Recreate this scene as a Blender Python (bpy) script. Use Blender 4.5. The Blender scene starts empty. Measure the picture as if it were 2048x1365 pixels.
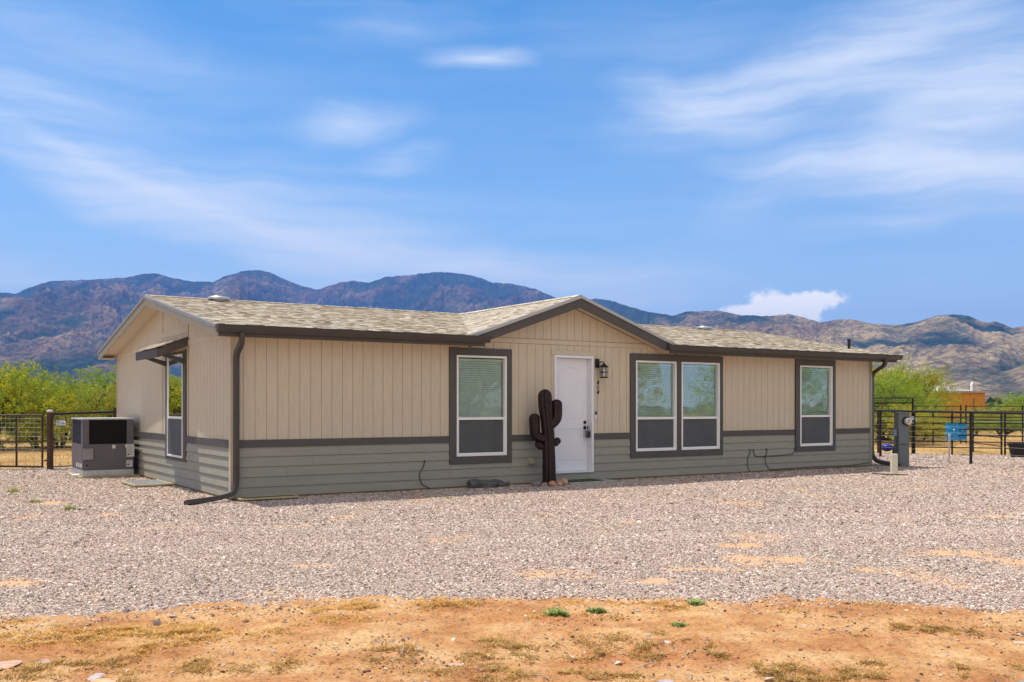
import bpy, math, random
import numpy as np
from mathutils import Vector, Matrix
R = math.radians
scene = bpy.context.scene
col = scene.collection
GZ = -0.03                       # ground level; z = 0 is the foot of the siding
EYE = 1.38
FPX = 1949.0
A = R(33.15)                     # heading of the long front wall
U = Vector((math.cos(A), math.sin(A), 0)); V = Vector((-math.sin(A), math.cos(A), 0))
ORG = Vector((-4.2075, 14.6175, 0))

# ------------------------------------------------------------------ camera, sky, sun, exposure
cam_d = bpy.data.cameras.new('camera'); cam = bpy.data.objects.new('camera', cam_d); col.objects.link(cam)
cam.location = (0, 0, EYE); cam.rotation_euler = (R(90), 0, 0)
cam_d.sensor_width = 36; cam_d.lens = FPX / 2048 * 36; cam_d.shift_y = 130 / 2048
cam_d.clip_start = .1; cam_d.clip_end = 60000
scene.camera = cam
SUN_AZ_H = (-U * .17 + V * .34).normalized()     # horizontal direction towards the sun
SUN_EL = R(69.5)
sun_d = bpy.data.lights.new('sun', 'SUN'); sun = bpy.data.objects.new('sun', sun_d); col.objects.link(sun)
sun_d.energy = 5.0; sun_d.angle = R(.5); sun_d.color = (1, .955, .83)
sdir = Vector((SUN_AZ_H.x * math.cos(SUN_EL), SUN_AZ_H.y * math.cos(SUN_EL), math.sin(SUN_EL)))
sun.rotation_euler = sdir.to_track_quat('Z', 'Y').to_euler(); sun.location = (0, 0, 50)
scene.view_settings.view_transform = 'Standard'; scene.view_settings.look = 'None'
scene.view_settings.exposure = 0.23; scene.view_settings.gamma = 1
try: scene.view_settings.use_curve_mapping = False
except Exception: pass
scene.cycles.volume_bounces = 0
scene.cycles.max_bounces = 8
scene.cycles.sample_clamp_indirect = 2.5
scene.cycles.sample_clamp_direct = 12
scene.cycles.transparent_max_bounces = 16

world = bpy.data.worlds.new("World"); scene.world = world; world.use_nodes = True
nt = world.node_tree; N = nt.nodes; L = nt.links; N.clear()
SKY_S = 0.12
wo = N.new('ShaderNodeOutputWorld'); bg = N.new('ShaderNodeBackground'); bg.inputs[1].default_value = SKY_S
sky = N.new('ShaderNodeTexSky'); sky.sky_type = 'NISHITA'; sky.sun_disc = False
sky.sun_elevation = SUN_EL; sky.sun_rotation = math.atan2(SUN_AZ_H.x, SUN_AZ_H.y)
sky.altitude = 1000; sky.air_density = 1.0; sky.dust_density = .25; sky.ozone_density = 2.2
def mth(op, a, b=None, c=None, clamp=False, nt=nt):
    n = nt.nodes.new('ShaderNodeMath'); n.operation = op; n.use_clamp = clamp
    for i, x in enumerate((a, b, c)):
        if x is None: continue
        if isinstance(x, (int, float)): n.inputs[i].default_value = x
        else: nt.links.new(x, n.inputs[i])
    return n.outputs[0]
def clouds():
    tc = N.new('ShaderNodeTexCoord'); sp = N.new('ShaderNodeSeparateXYZ'); L.new(tc.outputs['Generated'], sp.inputs[0])
    az = mth('ARCTAN2', sp.outputs[0], sp.outputs[1]); el = mth('ARCSINE', sp.outputs[2])
    cb = N.new('ShaderNodeCombineXYZ'); L.new(az, cb.inputs[0]); L.new(el, cb.inputs[1])
    # soft wandering of the edges
    nz = N.new('ShaderNodeTexNoise'); nz.inputs['Scale'].default_value = 8; nz.inputs['Detail'].default_value = 5; nz.inputs['Roughness'].default_value = .5
    L.new(cb.outputs[0], nz.inputs['Vector'])
    ad = N.new('ShaderNodeVectorMath'); ad.operation = 'MULTIPLY_ADD'
    sb = N.new('ShaderNodeVectorMath'); sb.operation = 'SUBTRACT'; sb.inputs[1].default_value = (.5, .5, .5)
    L.new(nz.outputs['Color'], sb.inputs[0]); L.new(sb.outputs[0], ad.inputs[0]); ad.inputs[1].default_value = (.09, .04, 0)
    L.new(cb.outputs[0], ad.inputs[2]); P = ad.outputs[0]
    # (px, py) of the patch, half length, half height in pixels, tilt in degrees (anticlockwise), strength, sharpness
    spec = [(100, 330, 330, 50, -22, .36, 1), (330, 400, 420, 65, -21, .46, 1), (620, 480, 400, 80, -17, .36, 1), (900, 540, 420, 70, -9, .5, 1),
            (560, 370, 420, 120, -16, .16, 1), (1180, 560, 300, 50, -3, .4, 1), (90, 190, 210, 45, -8, .32, 1.2), (60, 550, 300, 42, -3, .55, 1.2), (30, 60, 330, 120, -10, .15, 1),
            (965, 112, 125, 28, 0, .95, 1.6), (690, 243, 150, 42, 6, .7, 1.3), (800, 318, 90, 32, 8, .5, 1.3), (820, 38, 150, 35, 5, .22, 1),
            (1400, 205, 190, 50, -14, .75, 1.2), (1560, 185, 330, 65, 9, .6, 1), (1850, 60, 330, 120, 20, .5, 1), (1800, 260, 360, 70, 22, .45, 1),
            (1990, 230, 260, 100, 25, .62, 1), (1760, 325, 300, 34, -4, .65, 1), (2000, 350, 330, 70, -6, .75, 1), (1800, 445, 170, 32, 2, .42, 1.3), (250, 352, 300, 16, -21, .42, 1), (640, 498, 330, 18, -17, .40, 1), (960, 548, 260, 22, -7, .45, 1), (1400, 226, 120, 18, 4, .45, 1), (1930, 345, 200, 18, 6, .4, 1),
            (1290, 610, 150, 40, -4, .5, 1.2), (1420, 90, 420, 150, 0, .08, 1), (400, 150, 300, 60, -6, .12, 1)]
    tot = None
    for px, py, rx, ry, ang, st, pw in spec:
        a0 = math.atan((px - 1024) / FPX); e0 = math.atan((812.5 - py) / math.hypot(FPX, px - 1024))
        mp = N.new('ShaderNodeMapping'); mp.vector_type = 'TEXTURE'; L.new(P, mp.inputs[0])
        mp.inputs['Location'].default_value = (a0, e0, 0); mp.inputs['Rotation'].default_value = (0, 0, R(ang))
        mp.inputs['Scale'].default_value = (rx / FPX * 1.25, ry / FPX * 1.3, 1)
        gr = N.new('ShaderNodeTexGradient'); gr.gradient_type = 'QUADRATIC_SPHERE'; L.new(mp.outputs[0], gr.inputs[0])
        v = mth('MULTIPLY', mth('POWER', gr.outputs['Fac'], pw * .58), st * 1.12)
        tot = v if tot is None else mth('ADD', tot, v)
    # fibres, drawn out along the wind
    def fib(scale, sx, sy, rot, det, lo, hi):
        m = N.new('ShaderNodeMapping'); L.new(P, m.inputs[0]); m.inputs['Rotation'].default_value = (0, 0, R(rot)); m.inputs['Scale'].default_value = (sx, sy, 1)
        t = N.new('ShaderNodeTexNoise'); t.inputs['Scale'].default_value = scale; t.inputs['Detail'].default_value = det; t.inputs['Roughness'].default_value = .55
        L.new(m.outputs[0], t.inputs['Vector'])
        r = N.new('ShaderNodeMapRange'); L.new(t.outputs['Fac'], r.inputs[0]); r.inputs[1].default_value = .3; r.inputs[2].default_value = .7; r.inputs[3].default_value = lo; r.inputs[4].default_value = hi
        return r.outputs[0]
    f = mth('MULTIPLY', fib(6, .6, 3.2, 9, 8, .3, 1.45), fib(17, .35, 4.5, 14, 9, .55, 1.35))
    veil = mth('MULTIPLY', fib(3.2, .8, 2.2, 18, 8, 0, .08), fib(14, .3, 4.0, 12, 8, .3, 1.5))
    low = mth('MULTIPLY', mth('POWER', 2.718, mth('MULTIPLY', mth('MAXIMUM', el, 0.0), -6.5)), .82)
    tot = mth('ADD', mth('ADD', mth('MULTIPLY', tot, f), veil), mth('MULTIPLY', low, mth('MULTIPLY_ADD', f, .25, .75)))
    # puffy cumulus low over the ridge
    cum = None
    for px, py, rx, ry, st in ((1535, 610, 50, 30, 1.6), (1500, 628, 46, 18, 1.2), (1585, 628, 45, 24, 1.2), (1640, 600, 55, 20, 1.4), (1630, 632, 24, 22, 1.0), (1465, 622, 40, 13, .8), (1600, 606, 60, 20, 1.2)):
        a0 = math.atan((px - 1024) / FPX); e0 = math.atan((812.5 - py) / math.hypot(FPX, px - 1024))
        mp = N.new('ShaderNodeMapping'); mp.vector_type = 'TEXTURE'; L.new(cb.outputs[0], mp.inputs[0])
        mp.inputs['Location'].default_value = (a0, e0, 0); mp.inputs['Scale'].default_value = (rx / FPX * 1.2, ry / FPX * 1.25, 1)
        gr = N.new('ShaderNodeTexGradient'); gr.gradient_type = 'SPHERICAL'; L.new(mp.outputs[0], gr.inputs[0])
        v = mth('MULTIPLY', gr.outputs['Fac'], st); cum = v if cum is None else mth('ADD', cum, v)
    t = N.new('ShaderNodeTexNoise'); t.inputs['Scale'].default_value = 95; t.inputs['Detail'].default_value = 7; t.inputs['Roughness'].default_value = .6; L.new(cb.outputs[0], t.inputs['Vector'])
    cum = mth('MULTIPLY', mth('SUBTRACT', mth('ADD', cum, mth('MULTIPLY', mth('MULTIPLY', mth('SUBTRACT', t.outputs['Fac'], .5), 2.6), mth('MULTIPLY', cum, 2.5, clamp=True))), .16), 1.1, clamp=True)
    cum = mth('SUBTRACT', 1.0, mth('POWER', 2.718, mth('MULTIPLY', cum, -2.2)))
    cum = mth('MULTIPLY', cum, .97)
    front = mth('GREATER_THAN', sp.outputs[1], 0.0)
    tot = mth('MULTIPLY', mth('SUBTRACT', 1.0, mth('POWER', 2.718, mth('MULTIPLY', tot, -1.35))), mth('MULTIPLY', front, .93))
    # unseen bright cloud added behind the camera to lift and neutralise the front wall's shade
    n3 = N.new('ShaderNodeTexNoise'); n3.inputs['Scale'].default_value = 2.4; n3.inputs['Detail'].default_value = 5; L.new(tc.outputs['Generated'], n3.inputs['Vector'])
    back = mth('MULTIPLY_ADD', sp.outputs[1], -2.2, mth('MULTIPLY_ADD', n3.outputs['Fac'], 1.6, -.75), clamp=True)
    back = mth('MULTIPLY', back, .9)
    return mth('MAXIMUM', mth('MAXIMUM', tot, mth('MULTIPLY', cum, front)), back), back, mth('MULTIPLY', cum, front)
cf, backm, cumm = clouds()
sat = N.new('ShaderNodeHueSaturation'); sat.inputs['Saturation'].default_value = 1.5; sat.inputs['Value'].default_value = 1.20; sat.inputs['Hue'].default_value = .496
L.new(sky.outputs[0], sat.inputs['Color'])
mx = N.new('ShaderNodeMix'); mx.data_type = 'RGBA'; L.new(cf, mx.inputs[0]); L.new(sat.outputs[0], mx.inputs[6])
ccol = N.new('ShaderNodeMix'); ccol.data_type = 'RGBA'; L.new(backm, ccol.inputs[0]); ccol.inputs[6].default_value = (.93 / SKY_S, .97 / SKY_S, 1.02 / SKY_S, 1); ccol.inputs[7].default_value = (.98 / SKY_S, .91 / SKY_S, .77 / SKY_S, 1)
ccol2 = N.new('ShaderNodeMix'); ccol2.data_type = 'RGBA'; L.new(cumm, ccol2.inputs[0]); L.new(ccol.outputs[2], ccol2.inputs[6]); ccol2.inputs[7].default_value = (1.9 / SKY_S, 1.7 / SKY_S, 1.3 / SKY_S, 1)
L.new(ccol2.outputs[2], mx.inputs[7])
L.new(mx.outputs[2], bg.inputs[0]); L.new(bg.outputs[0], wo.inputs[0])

# ------------------------------------------------------------------ helpers
def G(px, py, z=GZ):             # where a measured sight line meets the ground
    Y = FPX * (EYE - z) / (py - 812.5); return ((px - 1024) / FPX * Y, Y)
def H(a, b, z=0):                # house coordinates -> world
    p = ORG + U * a + V * b; return (p.x, p.y, z)
def tag(o, label=None, cat=None, group=None, kind=None):
    if label: o['label'] = label
    if cat: o['category'] = cat
    if group: o['group'] = group
    if kind: o['kind'] = kind
    return o
def empty(name, loc=(0, 0, 0), rz=0, label=None, cat=None, group=None):
    o = bpy.data.objects.new(name, None); col.objects.link(o); o.location = loc; o.rotation_euler = (0, 0, rz)
    o.empty_display_size = .2
    return tag(o, label, cat, group)
def copy_tree(o, parent=None):
    c = o.copy(); col.objects.link(c)
    c.parent = parent
    for ch in list(o.children): copy_tree(ch, c)
    return c

def M(name, c, rough=.8, var=.10, scale=6, bump=0, bscale=60, stretch=(1, 1, 1), metal=0, spec=.35, c2=None, attr=None, dist=.01, mixlo=.35, mixhi=.65):
    m = bpy.data.materials.new(name); m.use_nodes = True; t = m.node_tree; b = t.nodes['Principled BSDF']
    b.inputs['Roughness'].default_value = rough; b.inputs['Metallic'].default_value = metal; b.inputs['Specular IOR Level'].default_value = spec
    tc = t.nodes.new('ShaderNodeTexCoord'); mp = t.nodes.new('ShaderNodeMapping'); mp.inputs['Scale'].default_value = stretch
    t.links.new(tc.outputs['Object'], mp.inputs[0])
    nz = t.nodes.new('ShaderNodeTexNoise'); nz.inputs['Scale'].default_value = scale; nz.inputs['Detail'].default_value = 6; nz.inputs['Roughness'].default_value = .62
    t.links.new(mp.outputs[0], nz.inputs['Vector'])
    mr = t.nodes.new('ShaderNodeMapRange'); mr.inputs[1].default_value = mixlo; mr.inputs[2].default_value = mixhi; t.links.new(nz.outputs['Fac'], mr.inputs[0])
    mix = t.nodes.new('ShaderNodeMix'); mix.data_type = 'RGBA'
    t.links.new(mr.outputs[0], mix.inputs[0])
    ca = [x * (1 - var) for x in c]; cb_ = list(c2) if c2 else [x * (1 + var) for x in c]
    mix.inputs[6].default_value = (*ca, 1); mix.inputs[7].default_value = (*cb_, 1)
    out = mix.outputs[2]
    if attr:
        at = t.nodes.new('ShaderNodeAttribute'); at.attribute_name = attr
        mu = t.nodes.new('ShaderNodeMix'); mu.data_type = 'RGBA'; mu.blend_type = 'MULTIPLY'; mu.inputs[0].default_value = 1
        t.links.new(out, mu.inputs[6]); t.links.new(at.outputs['Color'], mu.inputs[7]); out = mu.outputs[2]
    t.links.new(out, b.inputs['Base Color'])
    if bump:
        n2 = t.nodes.new('ShaderNodeTexNoise'); n2.inputs['Scale'].default_value = bscale; n2.inputs['Detail'].default_value = 5
        t.links.new(mp.outputs[0], n2.inputs['Vector'])
        bp = t.nodes.new('ShaderNodeBump'); bp.inputs['Strength'].default_value = bump; bp.inputs['Distance'].default_value = dist
        t.links.new(n2.outputs['Fac'], bp.inputs['Height']); t.links.new(bp.outputs[0], b.inputs['Normal'])
    return m

def foliage(name, c, trans=.35):
    m = bpy.data.materials.new(name); m.use_nodes = True; t = m.node_tree; b = t.nodes['Principled BSDF']
    b.inputs['Roughness'].default_value = .65; b.inputs['Specular IOR Level'].default_value = .2
    at = t.nodes.new('ShaderNodeAttribute'); at.attribute_name = 'Col'
    oi = t.nodes.new('ShaderNodeObjectInfo'); mr = t.nodes.new('ShaderNodeMapRange'); mr.inputs[3].default_value = .8; mr.inputs[4].default_value = 1.2
    t.links.new(oi.outputs['Random'], mr.inputs[0])
    mu = t.nodes.new('ShaderNodeMix'); mu.data_type = 'RGBA'; mu.blend_type = 'MULTIPLY'; mu.inputs[0].default_value = 1; mu.inputs[7].default_value = (*c, 1)
    t.links.new(at.outputs['Color'], mu.inputs[6])
    hs = t.nodes.new('ShaderNodeHueSaturation'); t.links.new(mr.outputs[0], hs.inputs['Value']); t.links.new(mu.outputs[2], hs.inputs['Color'])
    t.links.new(hs.outputs[0], b.inputs['Base Color'])
    tr = t.nodes.new('ShaderNodeBsdfTranslucent'); t.links.new(hs.outputs[0], tr.inputs[0])
    ms = t.nodes.new('ShaderNodeMixShader'); ms.inputs[0].default_value = trans
    t.links.new(b.outputs[0], ms.inputs[1]); t.links.new(tr.outputs[0], ms.inputs[2]); t.links.new(ms.outputs[0], t.nodes['Material Output'].inputs[0])
    return m

def fast_mesh(name, verts, faces_n, loops, mats, parent=None, colors=None, mat_idx=None, smooth=False):
    """numpy arrays -> mesh; faces_n = corners per face (int) when all equal"""
    me = bpy.data.meshes.new(name); nv = len(verts); nf = len(loops) // faces_n
    me.vertices.add(nv); me.vertices.foreach_set('co', np.asarray(verts, np.float32).ravel())
    me.loops.add(len(loops)); me.loops.foreach_set('vertex_index', np.asarray(loops, np.int32))
    me.polygons.add(nf); me.polygons.foreach_set('loop_start', np.arange(0, nf * faces_n, faces_n, dtype=np.int32))
    try: me.polygons.foreach_set('loop_total', np.full(nf, faces_n, np.int32))
    except Exception: pass
    for m in (mats if isinstance(mats, (list, tuple)) else [mats]): me.materials.append(m)
    if mat_idx is not None: me.polygons.foreach_set('material_index', np.asarray(mat_idx, np.int32))
    me.polygons.foreach_set('use_smooth', np.full(nf, smooth, bool))
    if colors is not None:
        ca = me.color_attributes.new('Col', 'FLOAT_COLOR', 'POINT'); c4 = np.ones((nv, 4), np.float32); c4[:, :3] = colors
        ca.data.foreach_set('color', c4.ravel())
    me.update(calc_edges=True); me.validate()
    o = bpy.data.objects.new(name, me); col.objects.link(o)
    if parent: o.parent = parent
    return o

class MB:
    """collects shapes, then links them as one mesh object"""
    def __init__(s): s.v = []; s.f = []; s.mi = []; s.c = []; s.m = 0; s.col = (1, 1, 1)
    def add(s, vs, fs):
        n = len(s.v); s.v += [tuple(v) for v in vs]; s.f += [tuple(i + n for i in f) for f in fs]; s.mi += [s.m] * len(fs); s.c += [s.col] * len(vs); return s
    def box(s, x0, x1, y0, y1, z0, z1):
        vs = [(x0, y0, z0), (x1, y0, z0), (x1, y1, z0), (x0, y1, z0), (x0, y0, z1), (x1, y0, z1), (x1, y1, z1), (x0, y1, z1)]
        return s.add(vs, [(0, 3, 2, 1), (4, 5, 6, 7), (0, 1, 5, 4), (1, 2, 6, 5), (2, 3, 7, 6), (3, 0, 4, 7)])
    def hexa(s, a, b):               # two 4-point rings
        return s.add(list(a) + list(b), [(3, 2, 1, 0), (4, 5, 6, 7), (0, 1, 5, 4), (1, 2, 6, 5), (2, 3, 7, 6), (3, 0, 4, 7)])
    def prism(s, pts, d):            # polygon pts (3-d) extruded by vector d
        n = len(pts); q = [tuple(p[i] + d[i] for i in range(3)) for p in pts]
        return s.add(list(pts) + q, [tuple(range(n))[::-1], tuple(range(n, 2 * n))] + [(i, (i + 1) % n, (i + 1) % n + n, i + n) for i in range(n)])
    def tube(s, pts, r, seg=8, caps=True, flat=None):
        pts = [Vector(p) for p in pts]; rs = r if isinstance(r, (list, tuple)) else [r] * len(pts)
        rings = []; up = Vector((0, 0, 1)); prev = None
        for i, p in enumerate(pts):
            if i == 0: d = pts[1] - p
            elif i == len(pts) - 1: d = p - pts[i - 1]
            else: d = (pts[i + 1] - p).normalized() + (p - pts[i - 1]).normalized()
            d.normalize()
            if prev is None:
                a = d.cross(up) if abs(d.z) < .95 else d.cross(Vector((1, 0, 0)))
            else: a = prev - d * prev.dot(d)
            a.normalize(); prev = a; b = d.cross(a).normalized()
            f = flat or (1, 1)
            rings.append([p + (a * math.cos(2 * math.pi * (k + .5) / seg) * f[0] + b * math.sin(2 * math.pi * (k + .5) / seg) * f[1]) * rs[i] for k in range(seg)])
        vs = [v for r_ in rings for v in r_]; fs = []
        for i in range(len(pts) - 1):
            for k in range(seg):
                fs.append((i * seg + k, i * seg + (k + 1) % seg, (i + 1) * seg + (k + 1) % seg, (i + 1) * seg + k))
        if caps: fs += [tuple(range(seg))[::-1], tuple(range((len(pts) - 1) * seg, len(pts) * seg))]
        return s.add(vs, fs)
    def lathe(s, prof, cx=0, cy=0, cz=0, seg=20, axis='z'):
        vs = []; fs = []
        for r, z in prof:
            for k in range(seg):
                a = 2 * math.pi * k / seg; p = (r * math.cos(a), r * math.sin(a), z)
                if axis == 'y': p = (p[0], -p[2], p[1])
                vs.append((cx + p[0], cy + p[1], cz + p[2]))
        for i in range(len(prof) - 1):
            for k in range(seg): fs.append((i * seg + k, i * seg + (k + 1) % seg, (i + 1) * seg + (k + 1) % seg, (i + 1) * seg + k))
        fs += [tuple(range(seg))[::-1], tuple(range((len(prof) - 1) * seg, len(prof) * seg))]
        return s.add(vs, fs)
    def build(s, name, mats, parent=None, smooth=False, bevel=0):
        me = bpy.data.meshes.new(name); me.from_pydata(s.v, [], s.f)
        for m in (mats if isinstance(mats, (list, tuple)) else [mats]): me.materials.append(m)
        me.polygons.foreach_set('material_index', s.mi)
        ca = me.color_attributes.new('Col', 'FLOAT_COLOR', 'POINT'); ca.data.foreach_set('color', np.array([(*c, 1) for c in s.c], np.float32).ravel())
        me.validate(); me.update()
        if smooth:
            me.polygons.foreach_set('use_smooth', [True] * len(me.polygons))
            try: me.set_sharp_from_angle(angle=R(38))
            except Exception: pass
        o = bpy.data.objects.new(name, me); col.objects.link(o)
        if parent: o.parent = parent
        if bevel:
            b = o.modifiers.new('edge', 'BEVEL'); b.width = bevel; b.segments = 2; b.limit_method = 'ANGLE'; b.angle_limit = R(40)
        return o

# ---- numpy gradient noise
_pr = np.random.RandomState(7); _perm = _pr.permutation(512); _ang = _pr.rand(512) * 2 * np.pi
def noise2(x, y, seed=0):
    x = np.asarray(x, float) + seed * 17.31; y = np.asarray(y, float) + seed * 9.77
    xi = np.floor(x).astype(int); yi = np.floor(y).astype(int); xf = x - xi; yf = y - yi
    u = xf * xf * xf * (xf * (xf * 6 - 15) + 10); v = yf * yf * yf * (yf * (yf * 6 - 15) + 10)
    def g(ix, iy, dx, dy):
        h = _perm[(_perm[ix & 511] + iy) & 511]; a = _ang[h]; return np.cos(a) * dx + np.sin(a) * dy
    return 1.42 * ((g(xi, yi, xf, yf) * (1 - u) + g(xi + 1, yi, xf - 1, yf) * u) * (1 - v) + (g(xi, yi + 1, xf, yf - 1) * (1 - u) + g(xi + 1, yi + 1, xf - 1, yf - 1) * u) * v)
def fbm(x, y, o=5, seed=0, rough=.5):
    t = 0; a = 1
    for i in range(o): t = t + a * noise2(x * 2 ** i, y * 2 ** i, seed + i); a *= rough
    return t
def ridged(x, y, o=5, seed=0, rough=.5):
    t = 0; a = 1; w = 1
    for i in range(o):
        n = 1 - np.abs(noise2(x * 2 ** i, y * 2 ** i, seed + i)) * 1.6; n = n * np.abs(n); t = t + a * n * w; w = np.clip(n * 1.3, 0, 1); a *= rough
    return t

# ------------------------------------------------------------------ materials
BEIGE = M('painted beige siding', (.565, .478, .358), .75, .05, 3, .25, 14, (9, 9, 1.2))
OLIVE = M('painted olive grey lap siding', (.30, .284, .236), .75, .06, 3, .2, 20, (1, 1, 6))
DARK = M('dark charcoal brown trim', (.088, .080, .074), .65, .06, 4, .1, 30)
BRONZE = M('dark bronze gutter metal', (.060, .050, .043), .45, .06, 3, 0)
DRIP = M('grey drip edge metal', (.42, .42, .41), .5, .05, 3)
DRIP2 = M('slate grey drip edge metal', (.25, .255, .27), .5, .05, 3)
RAKEB = M('beige rake board', (.39, .35, .275), .7, .05, 3)
SEAM = M('dark seam and gap shade', (.16, .115, .08), .9, .1)
WHITE = M('white vinyl', (.80, .79, .77), .45, .02, 3)
DOORW = M('white painted door', (.74, .74, .78), .5, .02, 3)
BLACK = M('black metal', (.012, .012, .012), .4, .1, 5)
SHING = M('asphalt shingle', (.525, .46, .375), .95, .10, 70, .5, 300, attr='Col', dist=.004)
SKIRT = M('dusty concrete footing', (.24, .17, .10), .95, .25, 10, .3, 50, stretch=(1, 1, 3))
GALV = M('galvanized metal', (.50, .52, .54), .38, .12, 9, metal=.6)

def glass(name, tint, refl=1.0):
    m = bpy.data.materials.new(name); m.use_nodes = True; t = m.node_tree; t.nodes.clear()
    o = t.nodes.new('ShaderNodeOutputMaterial'); ms = t.nodes.new('ShaderNodeMixShader'); tr = t.nodes.new('ShaderNodeBsdfTransparent'); gl = t.nodes.new('ShaderNodeBsdfGlossy')
    tr.inputs[0].default_value = (*tint, 1); gl.inputs['Roughness'].default_value = .01; gl.inputs[0].default_value = (.95, 1, .97, 1)
    fr = t.nodes.new('ShaderNodeFresnel'); fr.inputs[0].default_value = 1.6
    nz = t.nodes.new('ShaderNodeTexNoise'); nz.inputs['Scale'].default_value = 1.3; tc = t.nodes.new('ShaderNodeTexCoord'); t.links.new(tc.outputs['Object'], nz.inputs['Vector'])
    bp = t.nodes.new('ShaderNodeBump'); bp.inputs['Strength'].default_value = .06; bp.inputs['Distance'].default_value = .05; t.links.new(nz.outputs['Fac'], bp.inputs['Height'])
    t.links.new(bp.outputs[0], gl.inputs['Normal'])
    mu = mth('MULTIPLY_ADD', fr.outputs[0], refl, .03, clamp=True, nt=t)
    t.links.new(mu, ms.inputs[0]); t.links.new(tr.outputs[0], ms.inputs[1]); t.links.new(gl.outputs[0], ms.inputs[2]); t.links.new(ms.outputs[0], o.inputs[0])
    return m
PANE = glass('green tinted window glass', (.90, .945, .925), .62)
PANE_DARK = glass('clear reflective glass', (.25, .28, .28), 5.0)
BLIND = M('pale green mini blind slats', (.80, .86, .83), .6, .05, 3)
SCREEN = M('dark insect screen', (.080, .083, .085), .6, .12, 2.5)
ROOM = M('unlit room lining', (.05, .05, .05), .9, .1)

# ================================================================== THE HOUSE
house = empty('house', (ORG.x, ORG.y, 0), A, 'single storey manufactured house with beige panel siding, olive lap base and a small front gable', 'house')
W_, D_ = 15.09, 8.17; OVL, OVR = .33, .46
EAVE_V = -.37; SL = .187
def zm(v): return 2.57 + SL * (min(v, D_ - v) - EAVE_V)        # main roof top
ZR = zm(D_ / 2)
GX, GZT, GSL, GV = 6.30, ZR - .01, .348, -.32              # dormer gable ridge x, height, slope, front edge
def zg(x): return GZT - GSL * abs(x - GX)
GW = (GZT - 2.585) / GSL                                   # half width at the eave

wins = [(3.73, 5.0, .38, 2.385), (7.735, 10.22, .37, 2.40), (12.44, 13.775, .374, 2.408)]
DX0, DX1, DZ0, DZ1 = 5.93, 6.835, .14, 2.318
# --- walls: vertical grooved panels, one board after another
def wall_top_front(x):
    if abs(x - GX) < GW - .05: return max(2.50, zg(x) - .17)
    return 2.42
def openings_front(x0, x1):
    r = [(a + .06, b - .06, c + .06, d - .06) for a, b, c, d in wins] + [(DX0 + .03, DX1 - .03, 0, DZ1 - .03)]
    return [q for q in r if q[0] < x1 - .001 and q[1] > x0 + .001]
mb = MB()
cuts = sorted(set([0.0, W_] + [q for w in wins for q in (w[0] + .06, w[1] - .06)] + [DX0 + .03, DX1 - .03]))
x = .0; edges = []
while x < W_: edges.append(round(x, 4)); x += .178
grooves = set(edges[1:])
allx = sorted(set(edges + cuts))
for a, b in zip(allx[:-1], allx[1:]):
    if b - a < .002: continue
    ga = .0037 if a in grooves else 0; gb = .0037 if b in grooves else 0
    ops = openings_front(a, b)
    zones = [(.86, None)]
    if ops:
        o_ = ops[0]; zones = [(o_[3], None)]
    for z0, _ in zones:
        if z0 < 2.5:
            t0, t1 = wall_top_front(a + ga), wall_top_front(b - gb)
            P0 = [(a + ga, -.012, z0), (b - gb, -.012, z0), (b - gb, -.012, t1), (a + ga, -.012, t0)]
            mb.prism(P0, (0, .03, 0))
# backing sheet behind the grooves
back = MB()
for a, b in zip(cuts[:-1], cuts[1:]):
    ops = openings_front(a, b); z0 = ops[0][3] if ops else 0
    if z0 > 0 and ops[0][2] > 0: back.box(a, b, .0, .10, 0, ops[0][2])
    xs = [a] + [q for q in (GX - GW + .06, GX, GX + GW - .06) if a < q < b] + [b]
    for p, q in zip(xs[:-1], xs[1:]):
        back.prism([(p, .0, z0), (q, .0, z0), (q, .0, wall_top_front(q - 1e-4)), (p, .0, wall_top_front(p + 1e-4))], (0, .10, 0))
mb.add([(v[0], v[1], v[2]) for v in back.v], back.f)
wf = mb.build('front_wall', BEIGE, house); wf['label'] = 'beige vertically grooved front wall'
# end wall facing the air conditioner (u = 0)
mb = MB(); EW = (2.46, 3.83, .42, 2.33)
def end_top(v): return zm(v) - .13
v = 0.0; ed = []
while v < D_: ed.append(round(v, 4)); v += .178
cutv = [EW[0] + .06, EW[1] - .06, D_ / 2, D_]
allv = sorted(set(ed + cutv))
for a, b in zip(allv[:-1], allv[1:]):
    ga = .004 if a in ed else 0; gb = .004 if b in ed else 0
    z0 = .86
    if a >= EW[0] + .05 and b <= EW[1] - .05: z0 = EW[3] - .06
    mb.prism([(-.012, a + ga, z0), (-.012, b - gb, z0), (-.012, b - gb, end_top(b)), (-.012, a + ga, end_top(a))], (.03, 0, 0))
    zb = z0 if z0 > 1 else 0
    mb.prism([(0, a, zb), (0, b, zb), (0, b, end_top(b)), (0, a, end_top(a))], (.1, 0, 0))
mb.box(0, .1, EW[0] + .06, EW[1] - .06, 0, EW[2] + .06)
we = mb.build('end_wall', BEIGE, house); we['label'] = 'beige grooved gable end wall'
# the two far walls, plain
mb = MB(); mb.box(0.02, W_, D_ - .1, D_, 0, 2.45)
mb.prism([(W_ - .1, .1, 0), (W_ - .1, D_ - .1, 0), (W_ - .1, D_ - .1, end_top(D_)), (W_ - .1, D_ / 2, end_top(D_ / 2)), (W_ - .1, .1, end_top(0))], (.1, 0, 0))
mb.build('rear_wall', BEIGE, house)
mb = MB(); mb.box(.12, W_ - .12, .35, .40, .02, 2.4); mb.box(.32, .36, .41, D_ - .12, .02, 2.4); mb.build('inner_lining', ROOM, house)
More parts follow.
